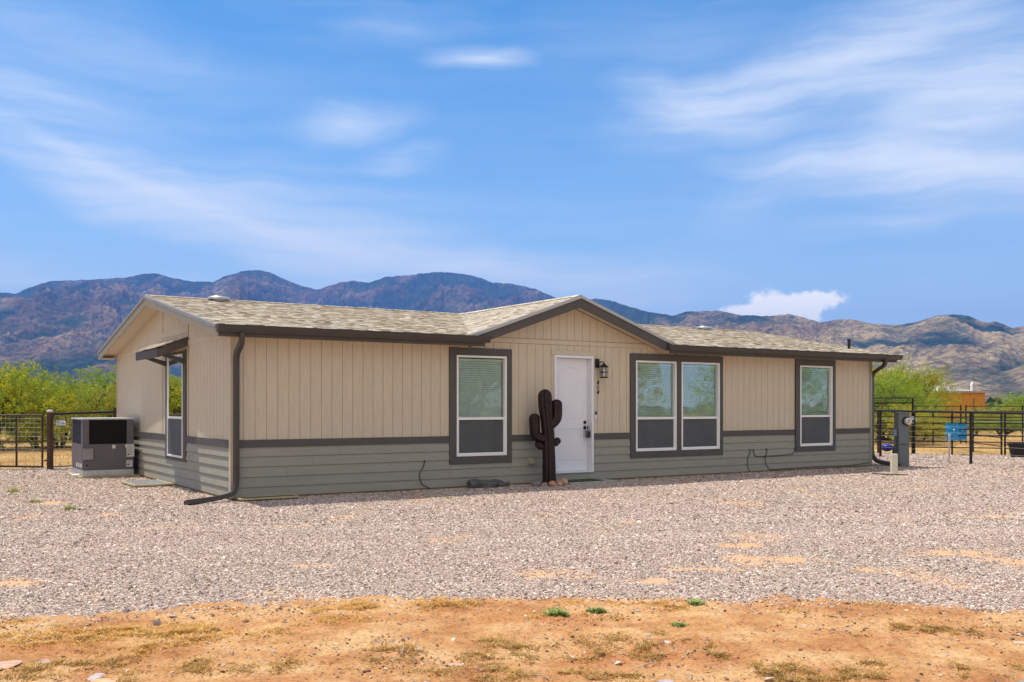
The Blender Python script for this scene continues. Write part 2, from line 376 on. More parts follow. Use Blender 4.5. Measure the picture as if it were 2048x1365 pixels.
# horizontal and corner boards
class Each:                      # every board its own part
    def box(s, *a): m = MB(); m.box(*a); m.build('trim_board', BEIGE, house, bevel=.002)
mb = Each()
mb.box(4.55, 6.75, -.022, -.013, 2.505, 2.588); mb.box(6.755, 8.15, -.022, -.013, 2.503, 2.586); mb.box(5.87, 6.88, -.03, -.013, 2.322, 2.40)
mb.box(-.022, -.013, .05, 2.34, 2.42, 2.505); mb.box(-.022, -.013, 4.12, D_ - .06, 2.42, 2.505); mb.box(-.022, -.013, 2.36, 4.1, 2.63, 2.73)
mb.box(-.026, -.013, -.03, .055, 0, 2.56); mb.box(-.026, .03, -.026, -.013, 0, 2.42); mb.box(-.026, -.013, D_ - .07, D_ + .01, 0, 2.5)
mb = MB(); mb.box(W_ - .075, W_ + .012, -.028, -.013, 0, 2.42); mb.box(W_ + .001, W_ + .012, -.013, .09, 0, 2.5); mb.build('corner_board', OLIVE, house)
mb = MB()
for v_ in (2.35, 4.11): mb = MB(); mb.box(-.0175, -.012, v_ - .005, v_ + .005, .87, end_top(v_)); mb.build('seam_gap_line', SEAM, house)
for z_ in (2.588, 2.499):  # dark strips draw the shaded gaps above and below the board
    mb = MB(); mb.box(4.55, 8.15, -.0165, -.0115, z_ + .001, z_ + .007); mb.build('seam_gap_line', SEAM, house)
# belt
for nm, segs, end in (('belt_board', [(0.03, 3.73), (5.0, 5.93), (6.835, 7.735), (10.22, 12.44), (13.775, W_ - .077)], False), ('belt_board', [(.057, 2.46), (3.83, D_ - .072)], True)):
    for a, b in segs:
        mb = MB()
        if end: mb.box(-.034, -.0125, a, b, .752, .866)
        else: mb.box(a, b, -.034, -.0125, .752, .866)
        mb.build(nm, DARK, house, bevel=.002)
# lap siding: five tilted courses with butt joints
rnd = random.Random(3)
def laps(name, segs, joints, end, skip):
    mb = MB(); zs = [.0, .149, .302, .458, .610, .758]
    for i in range(5):
        z0, z1 = zs[i], zs[i + 1] - (.007 if i < 4 else -.003)
        for a, b in segs:
            cut = [a] + [j for j in joints[i] if a < j < b] + [b]
            parts = []
            for p, q in zip(cut[:-1], cut[1:]):
                pieces = [(p, q)]
                for (s0, s1, sz) in skip:
                    if sz < z1 - .02:
                        nxt = []
                        for (c, d) in pieces:
                            if s1 <= c or s0 >= d: nxt.append((c, d)); continue
                            if c < s0: nxt.append((c, s0))
                            if d > s1: nxt.append((s1, d))
                            if sz > z0 + .02: parts.append((max(c, s0), min(d, s1), z0, sz))
                        pieces = nxt
                parts += [(c, d, z0, z1) for c, d in pieces]
            for c, d, za, zb in parts:
                c2, d2 = c + .0015, d - .0015
                f = (zb - za) / (z1 - z0); top = -.0135 - .012 * (1 - f)
                ring = [(-.030, za), (top, zb), (-.002, zb), (-.002, za)]
                if end: mb.prism([(y, c2, z) for y, z in ring], (0, d2 - c2, 0))
                else: mb.prism([(c2, y, z) for y, z in ring], (d2 - c2, 0, 0))
    return mb.build(name, OLIVE, house)
sk = [(w[0], w[1], w[2]) for w in wins] + [(DX0, DX1, DZ0)]
laps('lap_siding', [(0.033, W_ - .078)], [[3.0, 7.9, 9.0, 14.4], [3.735, 4.95, 8.6, 12.0], [.85, 3.73, 7.73, 10.2, 12.5], [1.28, 5.6, 9.4, 13.78], [1.72, 6.9, 11.3]], False, sk)
laps('lap_siding', [(.057, D_ - .072)], [[3.6, 6.1], [1.3, 5.2], [2.9, 7.0], [3.84, 6.4], [2.0, 5.5]], True, [(EW[0], EW[1], EW[2])])
mb = MB(); mb.box(.02, W_ - .02, -.012, .1, GZ - .1, -.001); mb.box(-.012, .02, -.01, D_, GZ - .1, -.001); mb.build('footing', SKIRT, house)

# --- windows
def front_map(a, y, z): return (a, y, z)
def end_map(a, y, z): return (y, a, z)
def window(tr, units, rail, fm, two=False, dark=False):
    def bx(mb, a0, a1, y0, y1, z0, z1):
        pts = [fm(*p) for p in [(a0, y0, z0), (a1, y0, z0), (a1, y1, z0), (a0, y1, z0), (a0, y0, z1), (a1, y0, z1), (a1, y1, z1), (a0, y1, z1)]]
        mb.add(pts, [(0, 3, 2, 1), (4, 5, 6, 7), (0, 1, 5, 4), (1, 2, 6, 5), (2, 3, 7, 6), (3, 0, 4, 7)])
    a0, a1, z0, z1 = tr; mb = MB()
    u0, u1, w0, w1 = units[0][0], units[-1][1], units[0][2], units[0][3]
    bx(mb, a0, a1, -.042, -.002, w1 + .002, z1); bx(mb, a0, a1, -.042, -.002, z0, w0 - .002)
    bx(mb, a0, u0 - .002, -.0415, -.002, w0 - .002, w1 + .002); bx(mb, u1 + .002, a1, -.0415, -.002, w0 - .002, w1 + .002)
    for p, q in zip(units[:-1], units[1:]): bx(mb, p[1] + .002, q[0] - .002, -.0415, -.002, w0 - .002, w1 + .002)
    win = mb.build('window', DARK, house, bevel=.003)
    for (p, q, r, s) in units:
        f = MB(); t = .034
        bx(f, p, p + t, -.05, .05, r, s); bx(f, q - t, q, -.05, .05, r, s); bx(f, p + t, q - t, -.05, .05, r, r + t); bx(f, p + t, q - t, -.05, .05, s - t, s)
        bx(f, p + t, q - t, -.042, .03, rail - .022, rail + .022)
        if not dark: bx(f, p + t, p + t + .018, -.03, .0, r + t, rail - .022); bx(f, q - t - .022, q - t, -.03, .0, r + t, rail - .022); bx(f, p + t + .018, q - t - .022, -.03, .0, r + t, r + t + .022)
        f.build('frame', WHITE, win, bevel=.003)
        g = MB(); bx(g, p + t - .002, q - t + .002, *((-.036, -.030) if dark else (.012, .018)), rail + .018, s - t + .002); g.build('glass_pane', PANE_DARK if dark else PANE, win)
        sc = MB(); bx(sc, p + t + (.0 if dark else .018), q - t - (.0 if dark else .020), *((-.036, -.030) if dark else (-.012, -.008)), r + t + (.0 if dark else .018), rail - .018); sc.build('insect_screen', SCREEN, win)
        if not dark:
            b = MB(); z = s - t - .02
            bx(b, p + t + .01, q - t - .01, .03, .075, z - .035, z)
            z -= .045
            while z > rail - .02:
                a_, b_ = p + t + .012, q - t - .012
                b.add([fm(a_, .045, z), fm(b_, .045, z), fm(b_, .070, z + .038), fm(a_, .070, z + .038)], [(0, 1, 2, 3)])
                z -= .0405
            for fx in (.22, .78): bx(b, a_ + (b_ - a_) * fx - .002, a_ + (b_ - a_) * fx + .002, .043, .045, rail, s - t - .03)
            b.build('blind', BLIND, win)
        else:
            b = MB(); bx(b, p + t, q - t, .10, .11, rail, s - t); b.build('blind', ROOM, win)
    return win
def dust(m):
    t = m.node_tree; b = t.nodes['Principled BSDF']; src = b.inputs['Base Color'].links[0].from_socket
    g = t.nodes.new('ShaderNodeNewGeometry'); sp = t.nodes.new('ShaderNodeSeparateXYZ'); t.links.new(g.outputs['Position'], sp.inputs[0])
    n = t.nodes.new('ShaderNodeTexNoise'); n.inputs['Scale'].default_value = 2.2; n.inputs['Detail'].default_value = 8; n.inputs['Roughness'].default_value = .7; t.links.new(g.outputs['Position'], n.inputs['Vector'])
    f = mth('MULTIPLY_ADD', sp.outputs[2], -5.0, mth('MULTIPLY_ADD', n.outputs['Fac'], 3.2, -1.25, nt=t), clamp=True, nt=t)
    x = t.nodes.new('ShaderNodeMix'); x.data_type = 'RGBA'; t.links.new(mth('MULTIPLY', f, .55, nt=t), x.inputs[0]); t.links.new(src, x.inputs[6]); x.inputs[7].default_value = (.33, .24, .14, 1); t.links.new(x.outputs[2], b.inputs['Base Color'])
dust(OLIVE)
window(wins[0], [(3.867, 4.885, .512, 2.255)], 1.162, front_map)
window(wins[1], [(7.868, 8.92, .498, 2.265), (9.058, 10.115, .498, 2.265)], 1.14, front_map)
window(wins[2], [(12.58, 13.655, .492, 2.275)], 1.155, front_map)
window(EW, [(2.62, 3.67, .48, 2.285)], 1.176, end_map, dark=True)

# --- door
mb = MB(); t = .05
mb.box(DX0, DX0 + t, -.045, .07, DZ0, DZ1); mb.box(DX1 - t, DX1, -.045, .07, DZ0, DZ1); mb.box(DX0 + t, DX1 - t, -.045, .07, DZ1 - t, DZ1)
mb.box(DX0 + t, DX1 - t, -.05, .10, DZ0, DZ0 + .03)
mb.box(DX0 + t, DX0 + t + .012, .03, .08, DZ0 + .03, DZ1 - t); mb.box(DX1 - t - .012, DX1 - t, .03, .08, DZ0 + .03, DZ1 - t)
mb.build('door_frame', DOORW, house, bevel=.004)
dp = MB(); d0, d1, dz0, dz1 = DX0 + t + .014, DX1 - t - .014, DZ0 + .033, DZ1 - t - .004
dp.box(d0, d1, .075, .11, dz0, dz1)
door = dp.build('door', DOORW, house)
def raised(x0, x1, z0, z1, arch):
    """moulding ring and raised plank field of one door panel"""
    outs = []
    for ins, y in ((0, .0745), (.012, .066), (.026, .0745)):
        p = [(x0 + ins, z0 + ins), (x1 - ins, z0 + ins), (x1 - ins, z1 - ins)]
        if arch:
            n = 14; p += [(x1 - ins + (x0 - x1 + 2 * ins) * k / n, z1 - ins + arch * math.sin(math.pi * k / n)) for k in range(1, n)]
        p += [(x0 + ins, z1 - ins)]; outs.append([(a, y, z) for a, z in p])
    n = len(outs[0]); vs = outs[0] + outs[1] + outs[2]; fs = []
    for r_ in (0, 1):
        for k in range(n): fs.append((r_ * n + k, r_ * n + (k + 1) % n, (r_ + 1) * n + (k + 1) % n, (r_ + 1) * n + k))
    m = MB(); m.add(vs, fs)
    k = x0 + .05
    while k < x1 - .07:
        m.box(k + .003, k + .062, .0725, .0745, z0 + .04, z1 - .04 + (arch * .6 * math.sin(math.pi * (k + .03 - x0) / (x1 - x0)) if arch else 0)); k += .065
    return m.build('door_panel', DOORW, door)
raised(d0 + .10, d1 - .10, dz0 + .98, dz1 - .24, .09); raised(d0 + .10, d1 - .10, dz0 + .20, dz0 + .80, 0)
mb = MB(); mb.lathe([(.032, 0), (.032, .014), (.024, .022), (.008, .024)], d1 - .062, .074, dz0 + .90, 20, 'y'); mb.build('deadbolt', BLACK, door, smooth=True)
mb = MB(); mb.lathe([(.034, 0), (.034, .01), (.012, .014), (.012, .045), (.030, .05), (.032, .07), (.018, .082)], d1 - .062, .074, dz0 + .80, 20, 'y'); mb.build('door_knob', BLACK, door, smooth=True)

# --- roof: overlapping shingle tabs laid course by course
rnd = random.Random(11)
def tabcol():
    k = rnd.random()
    base = (1.0, .98, .95) if k < .55 else ((.84, .80, .75) if k < .78 else ((1.16, 1.16, 1.16) if k < .95 else (.68, .62, .54)))
    j = rnd.uniform(.88, 1.12); return tuple(c * j for c in base)
def slope(mb, org, along, up, nrm, length, expo, ends, raise_=0.0):
    """org = lower corner; ends(s) -> list of (a0, a1) spans at distance s up the slope"""
    org = Vector(org); along = Vector(along).normalized(); up = Vector(up).normalized(); nrm = Vector(nrm).normalized()
    n = int(math.ceil(length / expo))
    for i in range(n):
        s0 = i * expo; s1 = min(s0 + expo + .03, length)
        spans0 = ends(s0); spans1 = ends(min(s0 + expo, length))
        for (a0, a1), (b0, b1) in zip(spans0, spans1):
            a = a0
            while a < a1 - .01:
                w = rnd.uniform(.07, .17); e = min(a + w, a1)
                if a1 - e < .05: e = a1
                ta = b0 if a == a0 else a; te = b1 if e >= a1 - 1e-6 else e
                if te <= ta: te = ta + .01
                h = rnd.choice((.008, .011, .016)) + raise_
                mb.col = tabcol()
                lo = org + up * (s0 + rnd.uniform(-.004, .004)); hi = org + up * s1
                q = [lo + along * a + nrm * h, lo + along * e + nrm * h, hi + along * te + nrm * (.002 + raise_), hi + along * ta + nrm * (.002 + raise_)]
                d = [lo + along * a - nrm * .004, lo + along * e - nrm * .004]
                mb.add([*q, *d], [(0, 1, 2, 3), (4, 5, 1, 0), (4, 0, 3), (5, 2, 1)])
                a = e
mb = MB()
upv = Vector((0, 1, SL)).normalized(); nv = Vector((0, -SL, 1)).normalized(); SLEN = (D_ / 2 - EAVE_V) / upv.y
def ends_main(s):
    v_ = EAVE_V + s * upv.y; z = zm(v_); w = (GZT - z) / GSL
    w = max(w - .06, 0)
    if v_ < .02: w = GW + .02
    return [(0, GX - w + OVL), (GX + w + OVL, W_ + OVL + OVR)]
slope(mb, (-OVL, EAVE_V, zm(EAVE_V)), (1, 0, 0), upv, nv, SLEN, .118, ends_main)
slope(mb, (W_ + OVR, D_ - EAVE_V, zm(EAVE_V)), (-1, 0, 0), (0, -1, SL), (0, SL, 1), SLEN, .118, lambda s: [(0, W_ + OVL + OVR)])
# dormer slopes
gl = GW / math.cos(math.atan(GSL))
for sg in (-1, 1):
    upg = Vector((-sg, 0, GSL)).normalized(); ng = Vector((sg * GSL, 0, 1)).normalized()
    def ends_d(s, sg=sg):
        xx = GX + sg * GW - sg * s * abs(upg.x); z = zg(xx); vv = (z - 2.57) / SL + EAVE_V
        if sg < 0: return [(0, max(vv - GV + .10, .02))]
        return [(0, max(vv - GV + .10, .02))]
    slope(mb, (GX + sg * GW, GV, zg(GX + GW)), (0, 1, 0), upg, ng, gl, .118, ends_d, .004)
# ridge caps
def caps(p0, p1, side, drop):
    p0 = Vector(p0); p1 = Vector(p1); d = (p1 - p0); n = int(d.length / .14); d.normalize(); side = Vector(side)
    for i in range(n):
        a = p0 + d * (i * .14); b = a + d * .175; mb.col = tabcol(); h = Vector((0, 0, .022)); h2 = Vector((0, 0, .014))
        dn = Vector((0, 0, -drop * .14))
        mb.add([a + h, b + h2, b + h2 + side * .14 + dn, a + h + side * .14 + dn, b + h2 - side * .14 + dn, a + h - side * .14 + dn, a + side * .14 + dn, a - side * .14 + dn, a],
               [(0, 1, 2, 3), (0, 5, 4, 1), (0, 3, 6, 8), (0, 8, 7, 5)])
caps((-OVL, D_ / 2, ZR), (W_ + OVR, D_ / 2, ZR), (0, 1, 0), SL)
caps((GX, D_ / 2 - .05, GZT + .004), (GX, GV, GZT + .004), (1, 0, 0), GSL)
mb.col = (.7, .7, .7)
# deck under the shingles
th = .03
for y0, y1 in ((EAVE_V + .01, D_ / 2), ):
    L_, R_ = -OVL + .01, W_ + OVR - .01
    mb.prism([(L_, EAVE_V + .01, zm(EAVE_V + .01) - .006), (L_, D_ / 2, ZR - .006), (L_, D_ / 2, ZR - .04), (L_, EAVE_V + .01, zm(EAVE_V + .01) - .04)], (GX - GW - .02 - L_, 0, 0))
    mb.prism([(GX + GW + .02, EAVE_V + .01, zm(EAVE_V + .01) - .006), (GX + GW + .02, D_ / 2, ZR - .006), (GX + GW + .02, D_ / 2, ZR - .04), (GX + GW + .02, EAVE_V + .01, zm(EAVE_V + .01) - .04)], (R_ - GX - GW - .02, 0, 0))
    mb.prism([(GX - GW - .02, .02, zm(.02) - .006), (GX - GW - .02, D_ / 2, ZR - .006), (GX - GW - .02, D_ / 2, ZR - .04), (GX - GW - .02, .02, zm(.02) - .04)], (2 * GW + .04, 0, 0))
    mb.prism([(L_, D_ - EAVE_V - .01, zm(EAVE_V + .01) - .006), (L_, D_ / 2, ZR - .007), (L_, D_ / 2, ZR - .041), (L_, D_ - EAVE_V - .01, zm(EAVE_V + .01) - .04)], (R_ - L_, 0, 0))
for sg in (-1, 1):
    xe = GX + sg * GW
    mb.prism([(GX, GV + .004, GZT - .004), (xe, GV + .004, zg(xe) - .004), (xe, GV + .004, zg(xe) - .034), (GX, GV + .004, GZT - .034)], (0, .5, 0))
    mb.add([(GX, GV + .5, GZT - .004), (xe, GV + .5, zg(xe) - .004), (xe, EAVE_V + .4, zg(xe) - .004), (GX, D_ / 2, GZT - .004)], [(0, 1, 2, 3)])
roof = mb.build('roof', SHING, house); roof['label'] = 'tan mottled shingle roof'
# roof vents
def rvent(a, v_):
    m = MB(); z = zm(v_)
    m.lathe([(.17, 0), (.19, .004), (.15, .02), (.12, .03), (.12, .055)], a, v_, z - .02, 20)
    m.lathe([(.10, .05), (.20, .052), (.205, .085), (.19, .10), (.05, .11)], a, v_, z - .02, 24)
    m.build('roof_vent', GALV, roof, smooth=True)
rvent(.92, 3.75); rvent(13.4, 3.75)
mb = MB(); mb.tube([(15.0, .55, zm(.55) - .05), (15.0, .55, zm(.55) + .22)], .035, 10); mb.tube([(15.0, .55, zm(.55) + .19), (15.0, .55, zm(.55) + .235)], .045, 10); mb.build('vent_pipe', BLACK, roof, smooth=True)

# --- fascia, gutters, soffits
FX0, FX1 = 4.235, 8.445
for a, b in ((-OVL + .03, FX0), (FX1, W_ + OVR - .02)): mb = MB(); mb.box(a, b, EAVE_V - .004, EAVE_V + .02, 2.395, 2.53); mb.build('fascia', DARK, house, bevel=.002)
for a, b in ((-OVL - .01, FX0 + .05), (FX1 - .06, W_ + OVR + .06)):
    g = MB(); y0, y1 = EAVE_V - .125, EAVE_V - .005
    prof = [(y1, 2.455), (y0 + .045, 2.455), (y0 + .035, 2.475), (y0 + .018, 2.50), (y0 + .006, 2.535), (y0 + .006, 2.548), (y0, 2.55), (y0, 2.566), (y0 + .014, 2.566), (y0 + .018, 2.545), (y0 + .05, 2.468), (y1 - .005, 2.468), (y1 - .005, 2.566), (y1, 2.566)]
    n = len(prof); vs = [(a, y, z) for y, z in prof] + [(b, y, z) for y, z in prof]
    g.add(vs, [(i, (i + 1) % n, (i + 1) % n + n, i + n) for i in range(n)])
    for e in (a, b):
        g.prism([(e, y1, 2.455), (e, y0 + .045, 2.455), (e, y0 + .018, 2.50), (e, y0, 2.55), (e, y0, 2.566), (e, y1, 2.566)], (.003 if e == a else -.003, 0, 0))
    g.build('gutter', BRONZE, house)
mb = MB()
for a, b in ((-OVL + .03, FX0 + .0), (FX1, W_ + OVR - .03)): mb.box(a, b, EAVE_V + .022, -.014, 2.422, 2.432)
mb.box(FX0 + .002, FX0 + .02, EAVE_V + .022, -.014, 2.433, 2.56); mb.box(FX1 - .02, FX1 - .002, EAVE_V + .022, -.014, 2.433, 2.56)
for e, s in ((-OVL + .03, 1), (W_ + OVR - .03, -1)):       # sloped rake soffits
    for v0, v1 in ((-.34, D_ / 2), (D_ + .34, D_ / 2)):
        wdt = (OVL - .045) if s > 0 else (OVR - .045)
        a0, a1 = (e, e + wdt) if s > 0 else (e - wdt, e)
        mb.add([(a0, v0, zm(v0) - .135), (a1, v0, zm(v0) - .135), (a1, v1, ZR - .135), (a0, v1, ZR - .135), (a0, v0, zm(v0) - .125), (a1, v0, zm(v0) - .125), (a1, v1, ZR - .125), (a0, v1, ZR - .125)],
               [(0, 3, 2, 1), (4, 5, 6, 7), (0, 1, 5, 4), (1, 2, 6, 5), (2, 3, 7, 6), (3, 0, 4, 7)])
mb.box(-OVL + .03, -.028, D_ - .02, D_ + .36, 2.415, 2.424)
for sg in (-1, 1):                                          # dormer soffit
    xe = GX + sg * (GW - .03)
    mb.prism([(GX, GV + .03, GZT - .15), (xe, GV + .03, zg(xe) - .15), (xe, GV + .03, zg(xe) - .16), (GX, GV + .03, GZT - .16)], (0, -GV - .045, 0))
mb.build('soffit', BEIGE, house)
def rake(x_, s):
    m = MB(); d = MB()
    for v0, v1 in ((EAVE_V - .01, D_ / 2), (D_ - EAVE_V + .01, D_ / 2)):
        t0, t1 = zm(v0) - .03, ZR - .03
        m.prism([(x_, v0, t0), (x_, v1, t1), (x_, v1, t1 - .145), (x_, v0, t0 - .145)], (s * .022, 0, 0))
        d.prism([(x_ - s * .03, v0, t0 + .028), (x_ - s * .03, v1, t1 + .028), (x_ - s * .03, v1, t1 - .022), (x_ - s * .03, v0, t0 - .022)], (s * .029, 0, 0))
    m.build('rake_board', RAKEB, house); d.build('drip_edge', DRIP2, house)
rake(-OVL, 1); rake(W_ + OVR, -1)
m = MB(); d = MB()
for sg in (-1, 1):
    xe = GX + sg * (GW + .03); xb = GX + sg * (GW - .0)
    t0, t1 = zg(xe), GZT
    m.prism([(GX, GV - .02, t1 - .045), (xe, GV - .02, t0 - .045), (xe, GV - .02, t0 - .20), (GX, GV - .02, t1 - .215)], (0, .035, 0))
    d.prism([(GX, GV - .05, t1 + .006), (xe, GV - .05, t0 + .006), (xe, GV - .05, t0 - .048), (GX, GV - .05, t1 - .048)], (0, .028, 0))
m.build('rake_board', DARK, house)['label'] = 'charcoal rake board of the front gable'; d.build('drip_edge', DRIP, house)

# --- downspouts
def rect_tube(pts, w, dth, name, parent, mat):
    m = MB(); m.tube([Vector(p) for p in pts], w / 2 * 1.414, 4, flat=(1, dth / w)); return m.build(name, mat, parent, bevel=.006)
rect_tube([(.02, -.43, 2.46), (.02, -.43, 2.38), (.025, -.39, 2.31), (.045, -.13, 2.18), (.048, -.085, 2.10), (.048, -.08, 1.9), (.048, -.08, .32), (.043, -.085, .20), (.0, -.10, .10), (-.06, -.12, .055), (-.30, -.20, .02), (-.77, -.36, -.0)], .095, .07, 'downspout', house, BRONZE)
rect_tube([(15.02, -.43, 2.46), (15.02, -.43, 2.37), (15.03, -.38, 2.30), (15.10, -.20, 2.24), (15.145, -.03, 2.16), (15.145, .02, 2.05), (15.145, .02, .34), (15.155, .0, .2), (15.20, -.06, .10), (15.26, -.16, .06), (15.36, -.60, .01)], .085, .085, 'downspout', house, BRONZE)

# --- awning over the end window
aw = MB(); v0, v1 = 2.36, 3.95
aw.prism([(-.03, v0, 2.40), (-.50, v0, 2.20), (-.50, v0, 2.345), (-.03, v0, 2.55)], (0, .03, 0))
aw.prism([(-.03, v1 - .03, 2.455), (-.50, v1 - .03, 2.235), (-.50, v1 - .03, 2.345), (-.03, v1 - .03, 2.545)], (0, .03, 0))
aw.box(-.53, -.502, v0, v1, 2.20, 2.345)
awn = aw.build('awning', DARK, house)
m = MB(); m.col = (1, 1, 1)
for i in range(4):
    s0, s1 = i / 4, (i + 1) / 4
    xa, xb = -.56 + .545 * s0, -.56 + .545 * s1 + .02; za, zb = 2.352 + .215 * s0, 2.352 + .215 * s1
    v_ = v0 - .03
    while v_ < v1 + .03:
        e = min(v_ + rnd.uniform(.14, .3), v1 + .03); m.col = tabcol()
        m.prism([(xa, v_, za), (xa, v_, za + .02), (xb, v_, zb + .012), (xb, v_, zb)], (0, e - v_, 0)); v_ = e
m.build('awning_roof', SHING, awn)
m = MB(); m.prism([(-.035, v0 + .032, 2.44), (-.498, v0 + .032, 2.238), (-.498, v0 + .032, 2.25), (-.035, v0 + .032, 2.452)], (0, v1 - v0 - .064, 0)); m.build('awning_soffit', BEIGE, awn)
for v_ in (2.50, 3.74):
    m = MB(); m.prism([(-.044, v_, 2.10), (-.044, v_, 2.19), (-.40, v_, 2.285), (-.46, v_, 2.285), (-.46, v_, 2.25)], (0, .06, 0)); m.build('bracket', DARK, awn)

# --- small fittings on the front wall
lamp = MB(); lamp.box(6.885, 6.965, -.05, -.013, 2.10, 2.27)
lamp_o = lamp.build('wall_lamp', BLACK, house, bevel=.003)
m = MB(); cx, cy = 7.0, -.14
m.tube([(6.94, -.05, 2.20), (6.98, -.12, 2.21), (cx, cy, 2.20), (cx, cy, 2.15)], .010, 8)
m.lathe([(.012, 2.185), (.025, 2.17), (.06, 2.14), (.088, 2.125), (.088, 2.115), (.0, 2.115)], cx, cy, 0, 20)
for z in (2.105, 2.01, 1.915):
    m.lathe([(.068, z), (.076, z), (.076, z + .014), (.068, z + .014), (.068, z)], cx, cy, 0, 20)
m.lathe([(.0, 1.905), (.07, 1.905), (.07, 1.915), (0, 1.915)], cx, cy, 0, 20)
for k in range(6):
    a = 2 * math.pi * k / 6 + .3; m.tube([(cx + .072 * math.cos(a), cy + .072 * math.sin(a), 1.91), (cx + .072 * math.cos(a), cy + .072 * math.sin(a), 2.12)], .005, 5)
m.build('lamp_cage', BLACK, lamp_o, smooth=True)
m = MB(); m.lathe([(.0, 1.95), (.022, 1.95), (.03, 1.99), (.024, 2.03), (.014, 2.06), (.014, 2.11), (0, 2.11)], cx, cy, 0, 14); m.build('bulb', WHITE, lamp_o, smooth=True)
# house number, leaning digits one above the other
def digit4(mb, x0, z0, h, w):
    s = .18 * h; t = .014; y = -.022
    def bar(p, q):
        p, q = Vector(p), Vector(q); d = (q - p).normalized(); n = Vector((d.z, 0, -d.x)) * t * .5
        mb.prism([tuple(p - n), tuple(q - n), tuple(q + n), tuple(p + n)], (0, .008, 0))
    X = lambda u, v_: (x0 + u * w + v_ * s, y, z0 + v_ * h)
    bar(X(.72, 0), X(.72, 1)); bar(X(.70, 1), X(.0, .3)); bar(X(-.04, .3), X(1.0, .3))
nm = MB(); digit4(nm, 6.925, 1.785, .076, .05); d1_ = nm.build('house_number', BLACK, house)
nm = MB(); ring = []
for rr in (1, .62):
    ring.append([(6.953 + .018 * 1 * (math.sin(a) * .076 * .5 / .038 * .5) + rr * .024 * math.cos(a), -.022, 1.732 + (.038 - (1 - rr) * .018) * math.sin(a)) for a in [2 * math.pi * k / 20 for k in range(20)]])
vs = ring[0] + ring[1] + [(p[0], -.014, p[2]) for p in ring[0]]
nm.add(vs, [(k, (k + 1) % 20, 20 + (k + 1) % 20, 20 + k) for k in range(20)] + [(k, 40 + k, 40 + (k + 1) % 20, (k + 1) % 20) for k in range(20)])
nm.build('digit', BLACK, d1_)
nm = MB(); digit4(nm, 6.925, 1.605, .076, .05); nm.build('digit', BLACK, d1_)
m = MB(); m.box(6.868, 6.903, -.045, -.013, 1.135, 1.275); bell = m.build('doorbell', WHITE, house, bevel=.006)
m = MB(); m.box(6.866, 6.905, -.049, -.0455, 1.215, 1.277); m.lathe([(.011, 0), (.011, .003)], 6.885, -.049, 1.247, 12, 'y'); m.build('doorbell_camera', BLACK, bell)
VENTP = M('beige plastic vent hood', (.34, .32, .20), .6, .1)
m = MB(); m.box(5.33, 5.46, -.05, -.03, .33, .45); m.prism([(5.345, -.05, .435), (5.345, -.12, .37), (5.345, -.12, .345), (5.345, -.05, .345)], (.10, 0, 0)); m.build('dryer_vent', VENTP, house, bevel=.004)
CABLE = M('black cable', (.015, .015, .016), .5, .1)
def cable(pts):
    m = MB(); P = [Vector(p) for p in pts]; out = []
    for i in range(len(P) - 1):
        a = P[max(i - 1, 0)]; b = P[i]; c = P[i + 1]; d = P[min(i + 2, len(P) - 1)]
        for k in range(5):
            t = k / 5; out.append(.5 * ((2 * b) + (c - a) * t + (2 * a - 5 * b + 4 * c - d) * t * t + (3 * b - a - 3 * c + d) * t ** 3))
    out.append(P[-1]); m.tube(out, .007, 6); m.lathe([(.016, 0), (.016, .01)], pts[0][0], pts[0][1] + .006, pts[0][2], 10, 'y'); return m.build('cable', CABLE, house, smooth=True)
cable([(3.25, -.035, .452), (3.22, -.045, .36), (3.16, -.045, .27), (3.155, -.045, .18), (3.19, -.045, .08), (3.27, -.05, .03), (3.34, -.06, -.01)])
cable([(11.02, -.035, .45), (11.0, -.045, .38), (10.93, -.045, .25), (10.94, -.045, .12), (10.97, -.045, .04), (11.0, -.06, -.01)])
cable([(11.12, -.035, .45), (11.13, -.045, .38), (11.2, -.045, .31), (11.5, -.045, .305), (12.2, -.045, .32), (12.36, -.045, .36), (12.41, -.045, .45), (12.415, -.045, .8), (12.415, -.048, 1.6), (12.415, -.048, 2.3)])
cable([(11.52, -.035, .46), (11.52, -.045, .40), (11.47, -.045, .30), (11.48, -.045, .18), (11.54, -.045, .08), (11.66, -.05, .02), (12.2, -.06, .02), (13.2, -.07, .03), (14.2, -.06, .02), (15.0, -.05, .06)])

# ================================================================== GROUND
def inpoly_patch(x, y, lst):
    """soft membership in a list of ground ellipses (cx, cy, rx, ry)"""
    m = np.zeros_like(x)
    for cx, cy, rx, ry in lst:
        d = np.sqrt(((x - cx) / rx) ** 2 + ((y - cy) / ry) ** 2); m = np.maximum(m, np.clip(1.35 - d, 0, 1))
    return m
EDGE = [(-60, 6.4)] + [(-3.44, 6.5), (-2.9, 6.42), (-2.55, 6.62), (-2.15, 6.78), (-1.6, 6.9), (-1.17, 7.05), (-.5, 7.12), (-.09, 7.17), (.93, 7.2), (1.3, 7.05), (1.69, 7.0), (2.76, 6.98), (3.2, 6.75), (3.49, 6.62)] + [(60, 6.3)]
def edge_y(x): return np.interp(x, [p[0] for p in EDGE], [p[1] for p in EDGE]) + .05 * noise2(x * 3.1, x * 0 + .3, 4) + .035 * noise2(x * 11, x * 0 + .7, 5)
def gell(px, py, rx, ry):        # bare patch measured on the photo -> ground ellipse
    a = G(px, py); b = G(px + rx, py); c = G(px, py - ry); d = G(px, py + ry)
    return (a[0], a[1], (b[0] - a[0]) * 1.1, (c[1] - d[1]) / 2 * 1.45)
